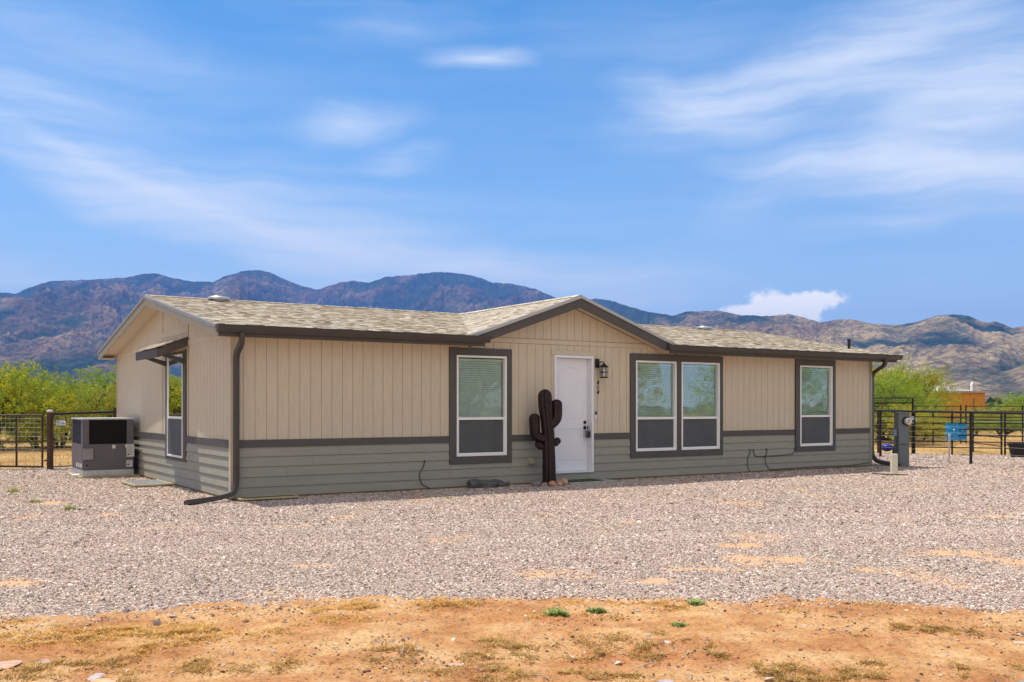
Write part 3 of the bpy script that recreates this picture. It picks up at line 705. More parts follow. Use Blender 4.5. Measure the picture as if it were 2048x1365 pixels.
BARE = [gell(*p) for p in [(1115, 1148, 95, 9), (1560, 1117, 110, 7), (1470, 1090, 55, 5), (1910, 1106, 110, 8), (2010, 1122, 60, 8), (630, 1131, 55, 4), (1310, 1160, 60, 6), (1740, 1138, 45, 5), (1400, 1138, 90, 3), (30, 1165, 60, 10), (1980, 1034, 90, 3), (1260, 1042, 30, 3), (105, 1006, 45, 3), (225, 1030, 30, 2), (590, 1050, 60, 2)]]
def gravel_cover(x, y):          # 1 = stones, 0 = bare soil
    c = 1 - inpoly_patch(x, y, BARE) * np.clip(.86 + .75 * fbm(x * 5, y * 2.5, 3, 8), .1, .97)
    thin = np.clip((fbm(x * .8, y * .5, 3, 12) - .25) * 1.3, 0, .6)
    return np.clip(c - thin, 0, 1) * np.clip((y - edge_y(x)) / .22 + .35, 0, 1)

def soil_material(name, grass_far=False):
    m = bpy.data.materials.new(name); m.use_nodes = True; t = m.node_tree; b = t.nodes['Principled BSDF']; b.inputs['Roughness'].default_value = .95; b.inputs['Specular IOR Level'].default_value = .1
    g = t.nodes.new('ShaderNodeNewGeometry')
    def nz(scale, det=6, ro=.6, sx=(1, 1, 1)):
        mp = t.nodes.new('ShaderNodeMapping'); mp.inputs['Scale'].default_value = sx; t.links.new(g.outputs['Position'], mp.inputs[0])
        n = t.nodes.new('ShaderNodeTexNoise'); n.inputs['Scale'].default_value = scale; n.inputs['Detail'].default_value = det; n.inputs['Roughness'].default_value = ro; t.links.new(mp.outputs[0], n.inputs['Vector']); return n.outputs['Fac']
    def ramp(f, stops):
        r = t.nodes.new('ShaderNodeValToRGB'); e = r.color_ramp.elements
        while len(e) < len(stops): e.new(.5)
        for k, (p, c) in enumerate(stops): e[k].position = p; e[k].color = (*c, 1)
        t.links.new(f, r.inputs[0]); return r.outputs[0]
    def mix(f, a, bb, mode='MIX'):
        x = t.nodes.new('ShaderNodeMix'); x.data_type = 'RGBA'; x.blend_type = mode
        for i, v in ((0, f), (6, a), (7, bb)):
            if isinstance(v, (int, float)): x.inputs[i].default_value = v
            elif isinstance(v, tuple): x.inputs[i].default_value = (*v, 1)
            else: t.links.new(v, x.inputs[i])
        return x.outputs[2]
    if not grass_far:
        base = ramp(nz(1.7, 8, .65), [(.34, (.40, .170, .068)), (.47, (.55, .275, .115)), (.62, (.68, .42, .205))])
        red = ramp(nz(.9, 5, .6, (.6, 1.6, 1)), [(.52, (0, 0, 0)), (.72, (1, 1, 1))])
        base = mix(red, base, (.50, .20, .08))
        fine = ramp(nz(38, 8, .75), [(.34, (.48, .44, .40)), (.48, (1, 1, 1)), (.66, (1.22, 1.22, 1.24))])
        base = mix(1.0, base, fine, 'MULTIPLY')
        crumbs = ramp(nz(75, 4, .7), [(.60, (0, 0, 0)), (.66, (1, 1, 1))]); where = ramp(nz(2.6, 6, .7), [(.42, (0, 0, 0)), (.6, (1, 1, 1))])
        base = mix(mix(1.0, crumbs, where, 'MULTIPLY'), base, (.20, .11, .05)); h = nz(26, 9, .8)
    else:
        base = ramp(nz(.22, 8, .65, (1, 1, 1)), [(.35, (.30, .15, .05)), (.48, (.42, .24, .08)), (.62, (.50, .33, .13))])
        far = ramp(nz(.012, 8, .7), [(.38, (.030, .045, .02)), (.5, (.055, .065, .026)), (.62, (.13, .10, .05))])
        dv = t.nodes.new('ShaderNodeVectorMath'); dv.operation = 'LENGTH'; t.links.new(g.outputs['Position'], dv.inputs[0])
        mr = t.nodes.new('ShaderNodeMapRange'); mr.inputs[1].default_value = 45; mr.inputs[2].default_value = 140; t.links.new(dv.outputs['Value'], mr.inputs[0])
        base = mix(mr.outputs[0], base, far); h = nz(9, 8, .8)
    t.links.new(base, b.inputs['Base Color'])
    bp = t.nodes.new('ShaderNodeBump'); bp.inputs['Strength'].default_value = .7; bp.inputs['Distance'].default_value = .035 if not grass_far else .06; t.links.new(h, bp.inputs['Height']); t.links.new(bp.outputs[0], b.inputs['Normal'])
    return m
SOIL = soil_material('orange sandy soil'); FARSOIL = soil_material('dry grassy ground', True)

def grid_sheet(name, xs, ys, zf, mat, attr=None, smooth=True):
    X, Y = np.meshgrid(xs, ys); Z = zf(X, Y); nx, ny = len(xs), len(ys)
    i = np.arange(nx * ny).reshape(ny, nx)
    q = np.stack([i[:-1, :-1], i[:-1, 1:], i[1:, 1:], i[1:, :-1]], -1).reshape(-1)
    c = None
    if attr is not None: c = np.repeat(attr(X, Y).reshape(-1, 1), 3, 1)
    return fast_mesh(name, np.stack([X, Y, Z], -1).reshape(-1, 3), 4, q, mat, colors=c, smooth=smooth)
def soil_z(x, y):
    z = GZ - .004 + .022 * fbm(x * .8, y * .8, 3, 21) + .013 * fbm(x * 4, y * 4, 3, 31) + .016 * np.maximum(fbm(x * 15, y * 15, 4, 41), -.05)
    return z - np.clip((y - edge_y(x) - .05) / .5, 0, 1) * .045
o = grid_sheet('dirt_yard', np.linspace(-7.5, 7.5, 640), np.linspace(2.2, 7.9, 300), soil_z, SOIL); tag(o, kind='structure')
big = MB(); big.box(-12000, 12000, -3000, 12000, GZ - 2.6, GZ - .075); o = big.build('ground', FARSOIL); tag(o, kind='structure')

# gravel: one sheet with the loose stones lying on it
def gravel_material():
    m = bpy.data.materials.new('crushed pink and grey gravel'); m.use_nodes = True; t = m.node_tree; b = t.nodes['Principled BSDF']; b.inputs['Roughness'].default_value = .9; b.inputs['Specular IOR Level'].default_value = .15
    g = t.nodes.new('ShaderNodeNewGeometry')
    vo = t.nodes.new('ShaderNodeTexVoronoi'); vo.inputs['Scale'].default_value = 58; t.links.new(g.outputs['Position'], vo.inputs['Vector'])
    sp = t.nodes.new('ShaderNodeSeparateColor'); t.links.new(vo.outputs['Color'], sp.inputs[0])
    r = t.nodes.new('ShaderNodeValToRGB'); r.color_ramp.interpolation = 'CONSTANT'; e = r.color_ramp.elements
    st = [(0, (.13, .09, .085)), (.12, (.30, .22, .20)), (.3, (.44, .30, .26)), (.5, (.52, .40, .35)), (.68, (.36, .33, .33)), (.8, (.66, .57, .50)), (.93, (.80, .76, .72))]
    st = [(p, (c[0] * 1.02, c[1] * .97, c[2] * .86)) for p, c in st]
    while len(e) < len(st): e.new(.5)
    for k, (p, c) in enumerate(st): e[k].position = p; e[k].color = (*c, 1)
    t.links.new(sp.outputs[0], r.inputs[0])
    at = t.nodes.new('ShaderNodeAttribute'); at.attribute_name = 'Col'
    nz = t.nodes.new('ShaderNodeTexNoise'); nz.inputs['Scale'].default_value = 14; nz.inputs['Detail'].default_value = 8; t.links.new(g.outputs['Position'], nz.inputs['Vector'])
    f = mth('ADD', at.outputs['Fac'], mth('MULTIPLY', mth('SUBTRACT', nz.outputs['Fac'], .5, nt=t), 1.4, nt=t), nt=t)
    f = mth('MULTIPLY_ADD', f, 3.0, -1.0, clamp=True, nt=t)
    mx = t.nodes.new('ShaderNodeMix'); mx.data_type = 'RGBA'; t.links.new(f, mx.inputs[0]); mx.inputs[6].default_value = (.55, .33, .185, 1); t.links.new(r.outputs[0], mx.inputs[7])
    t.links.new(mx.outputs[2], b.inputs['Base Color'])
    bp = t.nodes.new('ShaderNodeBump'); bp.inputs['Strength'].default_value = 1; bp.inputs['Distance'].default_value = .012; bp.invert = True
    t.links.new(mth('MULTIPLY', vo.outputs['Distance'], f, nt=t), bp.inputs['Height']); t.links.new(bp.outputs[0], b.inputs['Normal'])
    return m
GRAV = gravel_material()
STONE = M('loose gravel stone', (1, 1, 1), .88, .10, 40, attr='Col', spec=.15)
ys = np.concatenate([np.linspace(6.3, 16, 120), np.linspace(16.2, 31, 50)])
def gz(x, y): return GZ - .006 + .012 * fbm(x * .6, y * .6, 3, 51) - np.clip((edge_y(x) - y) / .1, 0, 1) * .05
def far_gravel_edge(x): return np.interp(x, [-40, -11.5, -7, 9, 11.7, 14.6, 30], [21.5, 21.9, 25, 30, 29.5, 27.8, 22]) + .25 * noise2(x * .9, x * 0, 61)
def gz2(x, y): return gz(x, y) - np.clip((y - far_gravel_edge(x)) / .6, 0, 1) * .12
xs = np.linspace(-22, 24, 380)
gsheet = grid_sheet('gravel', xs, ys, gz2, [GRAV, STONE], attr=gravel_cover); tag(gsheet, kind='structure')
rs = np.random.RandomState(5)
def scatter_stones(name, n, y0, y1, size, mat, cover, palette, margin=1.05, flat=.55, wide=1.5):
    n = int(n * wide / margin)
    y = np.sqrt(rs.rand(n) * (y1 ** 2 - y0 ** 2) + y0 ** 2); x = (rs.rand(n) * 2 - 1) * (.5255 * y * wide + .6)
    keep = (rs.rand(n) < cover(x, y)) & (rs.rand(n) > (np.abs(x) - .5255 * y * margin - .2) / (.5255 * y * (wide - margin)))
    a = (x - ORG.x) * U.x + (y - ORG.y) * U.y; bb = (x - ORG.x) * V.x + (y - ORG.y) * V.y
    keep &= ~((a > -.02) & (a < W_ + .02) & (bb > -.02) & (bb < D_))
    x, y = x[keep], y[keep]; n = len(x)
    o6 = np.array([[1, 0, 0], [0, 1, 0], [-1, 0, 0], [0, -1, 0], [0, 0, 1], [0, 0, -1]], float)
    v = o6[None] * (1 + .45 * (rs.rand(n, 6, 3) - .5)) + .35 * (rs.rand(n, 6, 3) - .5)
    s = size * np.exp(rs.randn(n) * .32); v = v * s[:, None, None]; v[:, :, 0] *= (.75 + .6 * rs.rand(n))[:, None]; v[:, :, 2] *= flat
    tx, ty, tz = rs.randn(n) * .45, rs.randn(n) * .45, rs.rand(n) * 6.28
    c, s_ = np.cos(tx)[:, None], np.sin(tx)[:, None]; v[:, :, 1], v[:, :, 2] = v[:, :, 1] * c - v[:, :, 2] * s_, v[:, :, 1] * s_ + v[:, :, 2] * c
    c, s_ = np.cos(ty)[:, None], np.sin(ty)[:, None]; v[:, :, 0], v[:, :, 2] = v[:, :, 0] * c + v[:, :, 2] * s_, -v[:, :, 0] * s_ + v[:, :, 2] * c
    c, s_ = np.cos(tz)[:, None], np.sin(tz)[:, None]; v[:, :, 0], v[:, :, 1] = v[:, :, 0] * c - v[:, :, 1] * s_, v[:, :, 0] * s_ + v[:, :, 1] * c
    v[:, :, 0] += x[:, None]; v[:, :, 1] += y[:, None]
    z = np.where(y > edge_y(x), gz(x, y), soil_z(x, y)); v[:, :, 2] += (z + s * flat * .35)[:, None]
    f = np.array([[0, 1, 4], [1, 2, 4], [2, 3, 4], [3, 0, 4], [1, 0, 5], [2, 1, 5], [3, 2, 5], [0, 3, 5]])
    loops = (f[None] + (np.arange(n) * 6)[:, None, None]).reshape(-1)
    pal = np.array(palette); ci = rs.choice(len(pal), n, p=None); cc = pal[ci] * (.85 + .3 * rs.rand(n, 1))
    trk = np.zeros(n)
    for off in (0, 1.55): trk = np.maximum(trk, np.exp(-((y - (10.2 + off + .10 * x + .25 * np.sin(x * .35))) / .28) ** 2))
    cc = cc * (1 + .10 * trk[:, None])
    du = np.clip(.42 + .22 * trk + .55 * fbm(x * .35, y * .7, 4, 77), 0, .8)[:, None]; cc = cc * (1 - du) + cc.mean(1, keepdims=True) * np.array([1.20, .97, .81]) * du
    return fast_mesh(name, v.reshape(-1, 3), 3, loops, mat, colors=np.repeat(cc, 6, 0))
PAL = [(.40, .28, .25), (.50, .38, .34), (.58, .47, .41), (.34, .30, .30), (.24, .21, .22), (.66, .58, .52), (.78, .74, .70), (.46, .31, .26), (.54, .44, .40), (.42, .39, .39), (.15, .12, .12), (.62, .47, .36), (.50, .36, .33)]
PAL = [((a_ * .78 + .103) * 1.04, (b_ * .78 + .087) * .965, (c_ * .78 + .08) * .905) for a_, b_, c_ in PAL]
# dense loose stones close by, thinner with distance where the sheet's own relief carries on
n1 = scatter_stones('gravel_stones', 210000, 6.2, 11.5, .0088, STONE, gravel_cover, PAL)
n2 = scatter_stones('gravel_stones', 230000, 11.5, 19, .0112, STONE, gravel_cover, PAL)
n3 = scatter_stones('gravel_stones', 130000, 19, 30, .0150, STONE, lambda x, y: gravel_cover(x, y) * (y < far_gravel_edge(x)), PAL)
for n_ in (n1, n2, n3): n_.name = 'gravel'; tag(n_, 'loose crushed stone in pinks and greys covering the yard', 'gravel', kind='stuff')
# pebbles, clods and chips on the bare soil
def soil_cover(x, y): return np.clip((fbm(x * 1.1, y * 1.6, 3, 71) + .25), .06, 1) * (y < edge_y(x) + .15)
pb = scatter_stones('pebbles', 13000, 4.4, 7.3, .0062, STONE, soil_cover, [(.30, .13, .06), (.24, .10, .05), (.42, .2, .1), (.36, .28, .25), (.5, .42, .38), (.2, .12, .09), (.5, .3, .17)], flat=.6); tag(pb, 'small clods and stone chips strewn over the orange soil', 'pebbles', kind='stuff')
pb = scatter_stones('pebbles', 2000, 4.4, 7.3, .0125, STONE, soil_cover, [(.30, .13, .06), (.24, .10, .05), (.36, .28, .25), (.55, .46, .42), (.2, .12, .09)], flat=.45); tag(pb, 'small clods and stone chips strewn over the orange soil', 'pebbles', kind='stuff')
def spill(x, y): return np.exp(-np.clip(edge_y(x) - y, 0, 9) / .16) * .5 * (y < edge_y(x) + .1)
pb = scatter_stones('gravel', 16000, 6.1, 7.4, .0085, STONE, spill, PAL); tag(pb, 'loose crushed stone spilling over the edge of the yard', 'gravel', kind='stuff')

# ---------------- blades: dry grass and weeds
GRASS = foliage('dry straw grass', (.95, .93, .92), .35)
def blades(cx, cy, h, lean, w, cols, zf, rs=rs):
    """one curved 3-joint blade per entry; returns verts, loops, colours"""
    n = len(cx); ang = rs.rand(n) * 6.283; dx, dy = np.cos(ang), np.sin(ang); z0 = zf(cx, cy)
    le = lean * (.4 + rs.rand(n)) * h; v = np.zeros((n, 6, 3)); px, py = -dy * w / 2, dx * w / 2
    for k, (t, ww) in enumerate(((0, 1), (.55, .8), (1, .15))):
        bx = cx + dx * le * t ** 1.7; by = cy + dy * le * t ** 1.7; bz = z0 - .004 + h * t * (1 - .25 * t)
        v[:, 2 * k, 0] = bx + px * ww; v[:, 2 * k, 1] = by + py * ww; v[:, 2 * k + 1, 0] = bx - px * ww; v[:, 2 * k + 1, 1] = by - py * ww; v[:, 2 * k, 2] = bz; v[:, 2 * k + 1, 2] = bz
    f = np.array([[0, 1, 3, 2], [2, 3, 5, 4]]); loops = (f[None] + (np.arange(n) * 6)[:, None, None]).reshape(-1)
    return v.reshape(-1, 3), loops, np.repeat(cols, 6, 0)
def grass_patches(name, patches, mat, pal, label, cat, hscale=1.0, zf=soil_z):
    X = []; Y = []; Hh = []; C = []; pal = np.array(pal)
    for px, py, rx, ry, dens, h in patches:
        cx, cy, ex, ey = gell(px, py, rx, ry)
        n = int(dens * 2.2); r = np.sqrt(rs.rand(n)); a = rs.rand(n) * 6.283
        x = cx + ex * r * np.cos(a) * (1 + .25 * rs.randn(n)); y = cy + ey * r * np.sin(a) * (1 + .25 * rs.randn(n))
        k = rs.rand(n) < np.clip(.55 + 1.9 * noise2(x * 8, y * 8, 81), .03, 1)
        x, y = x[k], y[k]; n = len(x)
        X.append(x); Y.append(y); Hh.append(h * (.35 + .8 * rs.rand(n))); C.append(pal[rs.choice(len(pal), n)] * (.75 + .5 * rs.rand(n, 1)))
    X = np.concatenate(X); Y = np.concatenate(Y); Hh = np.concatenate(Hh) * hscale; C = np.concatenate(C)
    v, l, c = blades(X, Y, Hh * .85, 1.9, .0042, C, zf)
    o = fast_mesh(name, v, 4, l, mat, colors=c); return tag(o, label, cat, kind='stuff')
STRAW = [(.84, .47, .10), (.74, .38, .06), (.90, .60, .20), (.58, .30, .05), (.46, .31, .07), (.95, .74, .38)]
OLDG = [(.48, .26, .06), (.62, .34, .08), (.29, .17, .06), (.72, .44, .14), (.85, .64, .3), (.40, .28, .08)]
pat = [(330, 1262, 60, 10, 1500, .03), (250, 1268, 80, 9, 1700, .03), (90, 1272, 110, 9, 2200, .028), (430, 1272, 70, 9, 1300, .028), (540, 1268, 40, 6, 500, .024), (380, 1258, 45, 8, 1200, .035),
       (20, 1243, 40, 6, 500, .024), (60, 1290, 70, 6, 700, .022), (160, 1280, 70, 8, 900, .024), (330, 1290, 60, 5, 500, .022), (290, 1300, 40, 8, 600, .026),
       (470, 1220, 30, 4, 260, .02), (640, 1222, 28, 5, 480, .026), (715, 1215, 34, 6, 900, .034), (680, 1241, 55, 6, 800, .026), (605, 1252, 16, 4, 200, .02), (875, 1208, 38, 6, 800, .03), (935, 1207, 26, 5, 600, .03), (830, 1218, 30, 3, 200, .016),
       (1150, 1205, 40, 4, 400, .02), (1230, 1205, 26, 5, 320, .02), (1310, 1202, 45, 5, 700, .024), (1350, 1216, 35, 5, 600, .026), (1450, 1186, 24, 6, 600, .03), (1500, 1189, 40, 3, 260, .016), (1740, 1206, 40, 5, 500, .026), (1580, 1222, 20, 4, 200, .016), (1080, 1228, 34, 6, 500, .024), (1175, 1232, 26, 5, 260, .022), (1240, 1234, 24, 5, 240, .02)]
grass_patches('dry_grass', pat, GRASS, STRAW, 'matted straw yellow grass along the gravel edge', 'dry grass')
pat = [(60, 1345, 50, 14, 900, .032), (120, 1326, 60, 8, 700, .024), (210, 1322, 60, 10, 900, .026), (180, 1300, 40, 6, 300, .02), (390, 1338, 40, 12, 700, .034), (245, 1352, 40, 12, 500, .03), (480, 1345, 40, 8, 300, .02),
       (580, 1330, 34, 6, 300, .022), (630, 1335, 30, 5, 240, .022), (530, 1345, 36, 8, 360, .024), (750, 1300, 22, 4, 260, .024), (805, 1303, 40, 7, 500, .028), (740, 1325, 20, 4, 160, .02), (800, 1325, 40, 5, 240, .02),
       (985, 1282, 24, 10, 420, .034), (1015, 1290, 30, 8, 420, .028), (950, 1312, 30, 7, 420, .026), (990, 1308, 26, 5, 260, .022), (900, 1340, 60, 9, 500, .024), (980, 1335, 40, 8, 500, .026), (850, 1340, 40, 8, 300, .024), (1000, 1352, 50, 10, 700, .028),
       (1060, 1300, 22, 8, 340, .028), (1035, 1296, 16, 8, 220, .03), (1110, 1284, 34, 6, 260, .02), (1190, 1280, 44, 7, 420, .024), (1238, 1283, 26, 9, 360, .03), (1300, 1302, 38, 9, 620, .034), (1195, 1303, 24, 8, 380, .03), (1130, 1312, 34, 5, 260, .02), (1180, 1318, 30, 6, 260, .02), (1055, 1318, 16, 5, 120, .018), (1380, 1285, 14, 4, 160, .022), (1432, 1303, 20, 7, 420, .034),
       (1150, 1338, 30, 6, 500, .030), (1210, 1350, 34, 6, 300, .03), (1040, 1345, 30, 7, 240, .024), (1270, 1360, 40, 8, 700, .03), (1320, 1268, 20, 4, 140, .02),
       (1840, 1256, 44, 6, 800, .028), (1890, 1260, 34, 6, 600, .026), (1800, 1250, 16, 5, 240, .026), (1975, 1250, 24, 5, 260, .02), (1720, 1272, 18, 4, 140, .02), (1950, 1266, 12, 5, 160, .024), (1752, 1332, 26, 7, 440, .028), (1560, 1332, 34, 6, 380, .026), (1585, 1345, 40, 9, 500, .028), (1660, 1350, 50, 9, 700, .03), (1720, 1350, 40, 8, 700, .032), (1600, 1355, 40, 8, 500, .03), (1923, 1340, 16, 7, 240, .026), (1912, 1357, 18, 5, 200, .026), (2035, 1334, 16, 7, 220, .024), (1545, 1358, 30, 8, 300, .026), (2010, 1362, 20, 4, 120, .02), (1530, 1340, 22, 9, 500, .034)]
grass_patches('dry_grass', pat, GRASS, OLDG, 'scattered olive brown grass tufts on the bare orange soil', 'dry grass')
# single straws and stems lying loose on the soil
def straws():
    n = 16000; y = 4.6 + 2.9 * rs.rand(n); x = (rs.rand(n) * 2 - 1) * (.54 * y + .3)
    k = (rs.rand(n) < np.clip(.22 + 1.0 * fbm(x * 1.3, y * 1.8, 3, 205), .03, 1)) & (y < edge_y(x) + .08); x, y = x[k], y[k]; n = len(x)
    pal = np.array([(.80, .60, .28), (.62, .42, .16), (.34, .22, .10), (.22, .13, .06), (.72, .62, .42), (.50, .30, .10)])
    v, l, c = blades(x, y, .006 + .012 * rs.rand(n) ** 2, 4.2, .0036, pal[rs.choice(6, n)] * (.7 + .5 * rs.rand(n, 1)), soil_z)
    o = fast_mesh('dry_grass', v, 4, l, GRASS, colors=c); tag(o, 'loose straws and stems strewn over the orange soil', 'dry grass', kind='stuff')
straws()
# longer straw grass beyond the gravel
def far_grass():
    n = 26000; y = 21.5 + 34 * rs.rand(n) ** 1.5; x = (rs.rand(n) * 2 - 1) * (.56 * y + 3)
    a = (x - ORG.x) * U.x + (y - ORG.y) * U.y; bb = (x - ORG.x) * V.x + (y - ORG.y) * V.y
    k = (y > far_gravel_edge(x) + .1) & ~((a > -.3) & (a < W_ + .3) & (bb > -.3) & (bb < D_ + .3)) & ((x < -5) | (x > 9)) & (rs.rand(n) < np.clip(.5 + 1.2 * noise2(x * .5, y * .3, 90), .03, 1))
    x, y = x[k], y[k]; n = len(x); pal = np.array([(.52, .33, .10), (.46, .27, .08), (.60, .42, .17), (.35, .24, .08)])
    v, l, c = blades(x, y, .05 + .13 * rs.rand(n), .8, .016, pal[rs.choice(4, n)] * (.8 + .4 * rs.rand(n, 1)), lambda x, y: x * 0 + GZ - .08)
    o = fast_mesh('dry_grass', v, 4, l, GRASS, colors=c); tag(o, 'orange straw grass beyond the gravel and along the fences', 'dry grass', kind='stuff')
far_grass()

# green weeds: each a plant
WEED = foliage('green weed leaf', (1, .95, .8), .3)
def weed(px, py, r, h, n, pal, label, cat='weed'):
    x0, y0 = G(px, py); pal = np.array(pal)
    rr = r * np.sqrt(rs.rand(n)); a = rs.rand(n) * 6.283; cx = rr * np.cos(a); cy = rr * np.sin(a) * .8
    hh = h * (1 - .6 * (rr / r) ** 2) * (.5 + .6 * rs.rand(n))
    z0 = float(soil_z(np.array([x0]), np.array([y0]))[0]) if y0 < 7.1 else GZ
    v, l, c = blades(cx, cy, hh, 1.1, .009, pal[rs.choice(len(pal), n)] * (.7 + .6 * rs.rand(n, 1)), lambda x, y: x * 0)
    o = fast_mesh('weed_plant', v, 4, l, WEED, colors=c); o.location = (x0, y0, z0 - .005); tag(o, label, cat, 'green weeds on the soil and gravel'); return o
GR = [(.20, .30, .07), (.30, .40, .12), (.42, .50, .22), (.13, .21, .05)]; YG = [(.30, .34, .08), (.22, .30, .08), (.40, .36, .12)]
weed(1112, 1226, .085, .075, 420, GR, 'largest bright green weed, a bushy clump at the gravel edge')
weed(1192, 1224, .07, .045, 220, GR, 'two-lobed green weed growing among chips beside the largest clump')
weed(1392, 1210, .055, .07, 260, GR, 'upright green weed standing against the gravel edge beside straw grass')
weed(1358, 1251, .072, .04, 260, GR, 'low spreading green weed out on the bare orange soil')
weed(112, 1253, .07, .03, 160, [(.30, .36, .18), (.25, .30, .14)], 'pale flat green weed at the gravel edge by the matted straw')
weed(922, 1234, .05, .02, 90, [(.30, .36, .24), (.36, .42, .3)], 'tiny grey green weed lying flat on the orange soil')
weed(70, 1005, .09, .10, 90, YG, 'small green sprout in the gravel in front of the air conditioner')
weed(141, 1020, .10, .12, 80, YG, 'thin pale sprout in the gravel below the round post of the wire fence')
weed(26, 985, .10, .2, 70, YG, 'tall wispy pale sprout in the gravel before the wire gate')
weed(898, 998, .10, .07, 80, YG, 'yellow green sprout in the gravel before the single large front window')

# flat stones lying on the soil
def rock(name, x, y, z, sx, sy, sz, c, label, cat, rz=0, seed=0, group=None, flat=False):
    r2 = np.random.RandomState(seed + 100); m = bmesh_ico(3); v = m[0].copy()
    n = fbm(v[:, 0] * 1.3 + seed, v[:, 1] * 1.3 + v[:, 2] * .9, 3, seed) * .16; v = v * (1 + n)[:, None]
    for k in range(7):
        d = r2.randn(3); d /= np.linalg.norm(d); lim = .62 + .25 * r2.rand(); p = v @ d; v -= np.outer(np.clip(p - lim, 0, None) * .85, d)
    if flat: v[:, 2] = np.clip(v[:, 2], -.6, .5)
    v = v * np.array([sx, sy, sz]); f = m[1].reshape(-1)
    mt = M('stone ' + name, c, .9, .22, 9 / max(sx, .1) * .2, .5, 40, dist=.006)
    o = fast_mesh(name, v, 3, f, mt, smooth=not flat); o.location = (x, y, z); o.rotation_euler = (0, 0, rz); tag(o, label, cat, group); return o
_ico = {}
def bmesh_ico(k):
    if k not in _ico:
        import bmesh
        bm = bmesh.new(); bmesh.ops.create_icosphere(bm, subdivisions=k, radius=1); bm.verts.ensure_lookup_table()
        _ico[k] = (np.array([v.co[:] for v in bm.verts]), np.array([[v.index for v in f.verts] for f in bm.faces])); bm.free()
    return _ico[k]
def srock(px, py, w, d, h, c, label, seed, rz=0):
    x, y = G(px, py); z = float(soil_z(np.array([x]), np.array([y]))[0]); rock('flat_stone', x, y, z + h * .25, w / 2, d / 2, h, c, label, 'stone', rz, seed, 'flat stones on the orange soil', True)
srock(88, 1321, .10, .09, .016, (.42, .30, .27), 'long thin purplish slab with a dark underside on orange soil', 1, .1)
srock(192, 1348, .085, .13, .014, (.45, .38, .37), 'grey lilac flat stone lying behind a larger tan one', 2)
srock(208, 1360, .16, .12, .02, (.62, .36, .20), 'broad tan orange flat stone touching a grey one', 3)
srock(12, 1330, .16, .2, .012, (.52, .31, .22), 'pinkish flat stone cut by the lower left border', 4)
srock(1335, 1284, .05, .06, .010, (.50, .40, .36), 'small pink grey stone beside a brown grass tuft', 5)
srock(838, 1302, .05, .07, .012, (.56, .40, .33), 'pale pink stone at the end of a brown tuft', 6)
srock(912, 1332, .08, .06, .010, (.52, .35, .27), 'thin pinkish stone chip low in the middle of the soil', 7)
srock(2040, 1290, .07, .10, .014, (.60, .38, .26), 'pale tan stone at the far right of the orange soil', 8)
srock(1330, 1363, .10, .05, .012, (.44, .36, .36), 'mauve stone half cut by the bottom border', 9)

# ================================================================== THINGS BY THE HOUSE
def hthing(name, a, b, z, label, cat, rz=0, group=None): return empty(name, H(a, b, z), A + rz, label, cat, group)
# cactus sculpture
RUST = M('dark oxidised brown metal', (.012, .005, .0045), .45, .35, 9, .15, 50, metal=.1, c2=(.034, .011, .009))
def ribbed(mb, pts, rad, ribs=7, seg=42, flat=1.0):
    """tube with lengthwise ribs and a domed tip; pts start -> tip"""
    P = [Vector(p) for p in pts]; prev = None; rings = []
    for i, p in enumerate(P):
        d = (P[min(i + 1, len(P) - 1)] - P[max(i - 1, 0)]).normalized()
        a = Vector((0, 1, 0)) - d * d.y if prev is None else prev - d * prev.dot(d)
        a.normalize(); prev = a; b = d.cross(a)
        rings.append([p + (a * math.cos(2 * math.pi * k / seg) * flat + b * math.sin(2 * math.pi * k / seg)) * rad[i] * (1 - .17 * (1 - abs(math.sin(ribs * math.pi * k / seg)) ** .7)) for k in range(seg)])
    vs = [v for r_ in rings for v in r_]; n = len(P)
    fs = [(i * seg + k, i * seg + (k + 1) % seg, (i + 1) * seg + (k + 1) % seg, (i + 1) * seg + k) for i in range(n - 1) for k in range(seg)]
    mb.add(vs, fs + [tuple(range((n - 1) * seg, n * seg)), tuple(range(seg))[::-1]])
def dome(pts, r, tip):           # extends a path by a rounded tip
    P = [Vector(p) for p in pts]; d = (P[-1] - P[-2]).normalized(); rr = list(r)
    for k in range(1, 9):
        t = k / 8 * math.pi / 2; P.append(Vector(pts[-1]) + d * tip * math.sin(t)); rr.append(max(r[-1] * math.cos(t), .004))
    return P, rr
cac = empty('cactus_sculpture', H(5.51, -.36, GZ), A * .35, 'dark brown ribbed metal cactus with two raised arms and two buds', 'sculpture')
m = MB(); P, r = dome([(.065, 0, 0), (.06, 0, .4), (.05, 0, .8), (.02, 0, 1.15), (-.005, 0, 1.4), (-.015, 0, 1.58)], [.125, .12, .112, .112, .13, .128], .13); ribbed(m, P, r, 7); m.build('body', RUST, cac, smooth=True)
def arm(pts, r, tip, sub=5):
    Q = [Vector(p) for p in pts]; out = []
    for i in range(len(Q) - 1):
        a, b, c, d = Q[max(i - 1, 0)], Q[i], Q[i + 1], Q[min(i + 2, len(Q) - 1)]
        for k in range(sub):
            t = k / sub; out.append(.5 * ((2 * b) + (c - a) * t + (2 * a - 5 * b + 4 * c - d) * t * t + (3 * b - a - 3 * c + d) * t ** 3))
    out.append(Q[-1]); rr = [r * (.86 + .14 * i / (len(out) - 1)) for i in range(len(out))]
    P, R_ = dome(out, rr, tip); m = MB(); ribbed(m, P, R_, 6, 36); m.build('arm', RUST, cac, smooth=True)
arm([(.0, 0, .83), (-.10, 0, .84), (-.185, 0, .90), (-.205, 0, 1.02), (-.21, 0, 1.19)], .100, .09)
arm([(.03, .0, 1.06), (.11, 0, 1.10), (.185, 0, 1.18), (.20, 0, 1.30), (.195, 0, 1.44)], .104, .09)
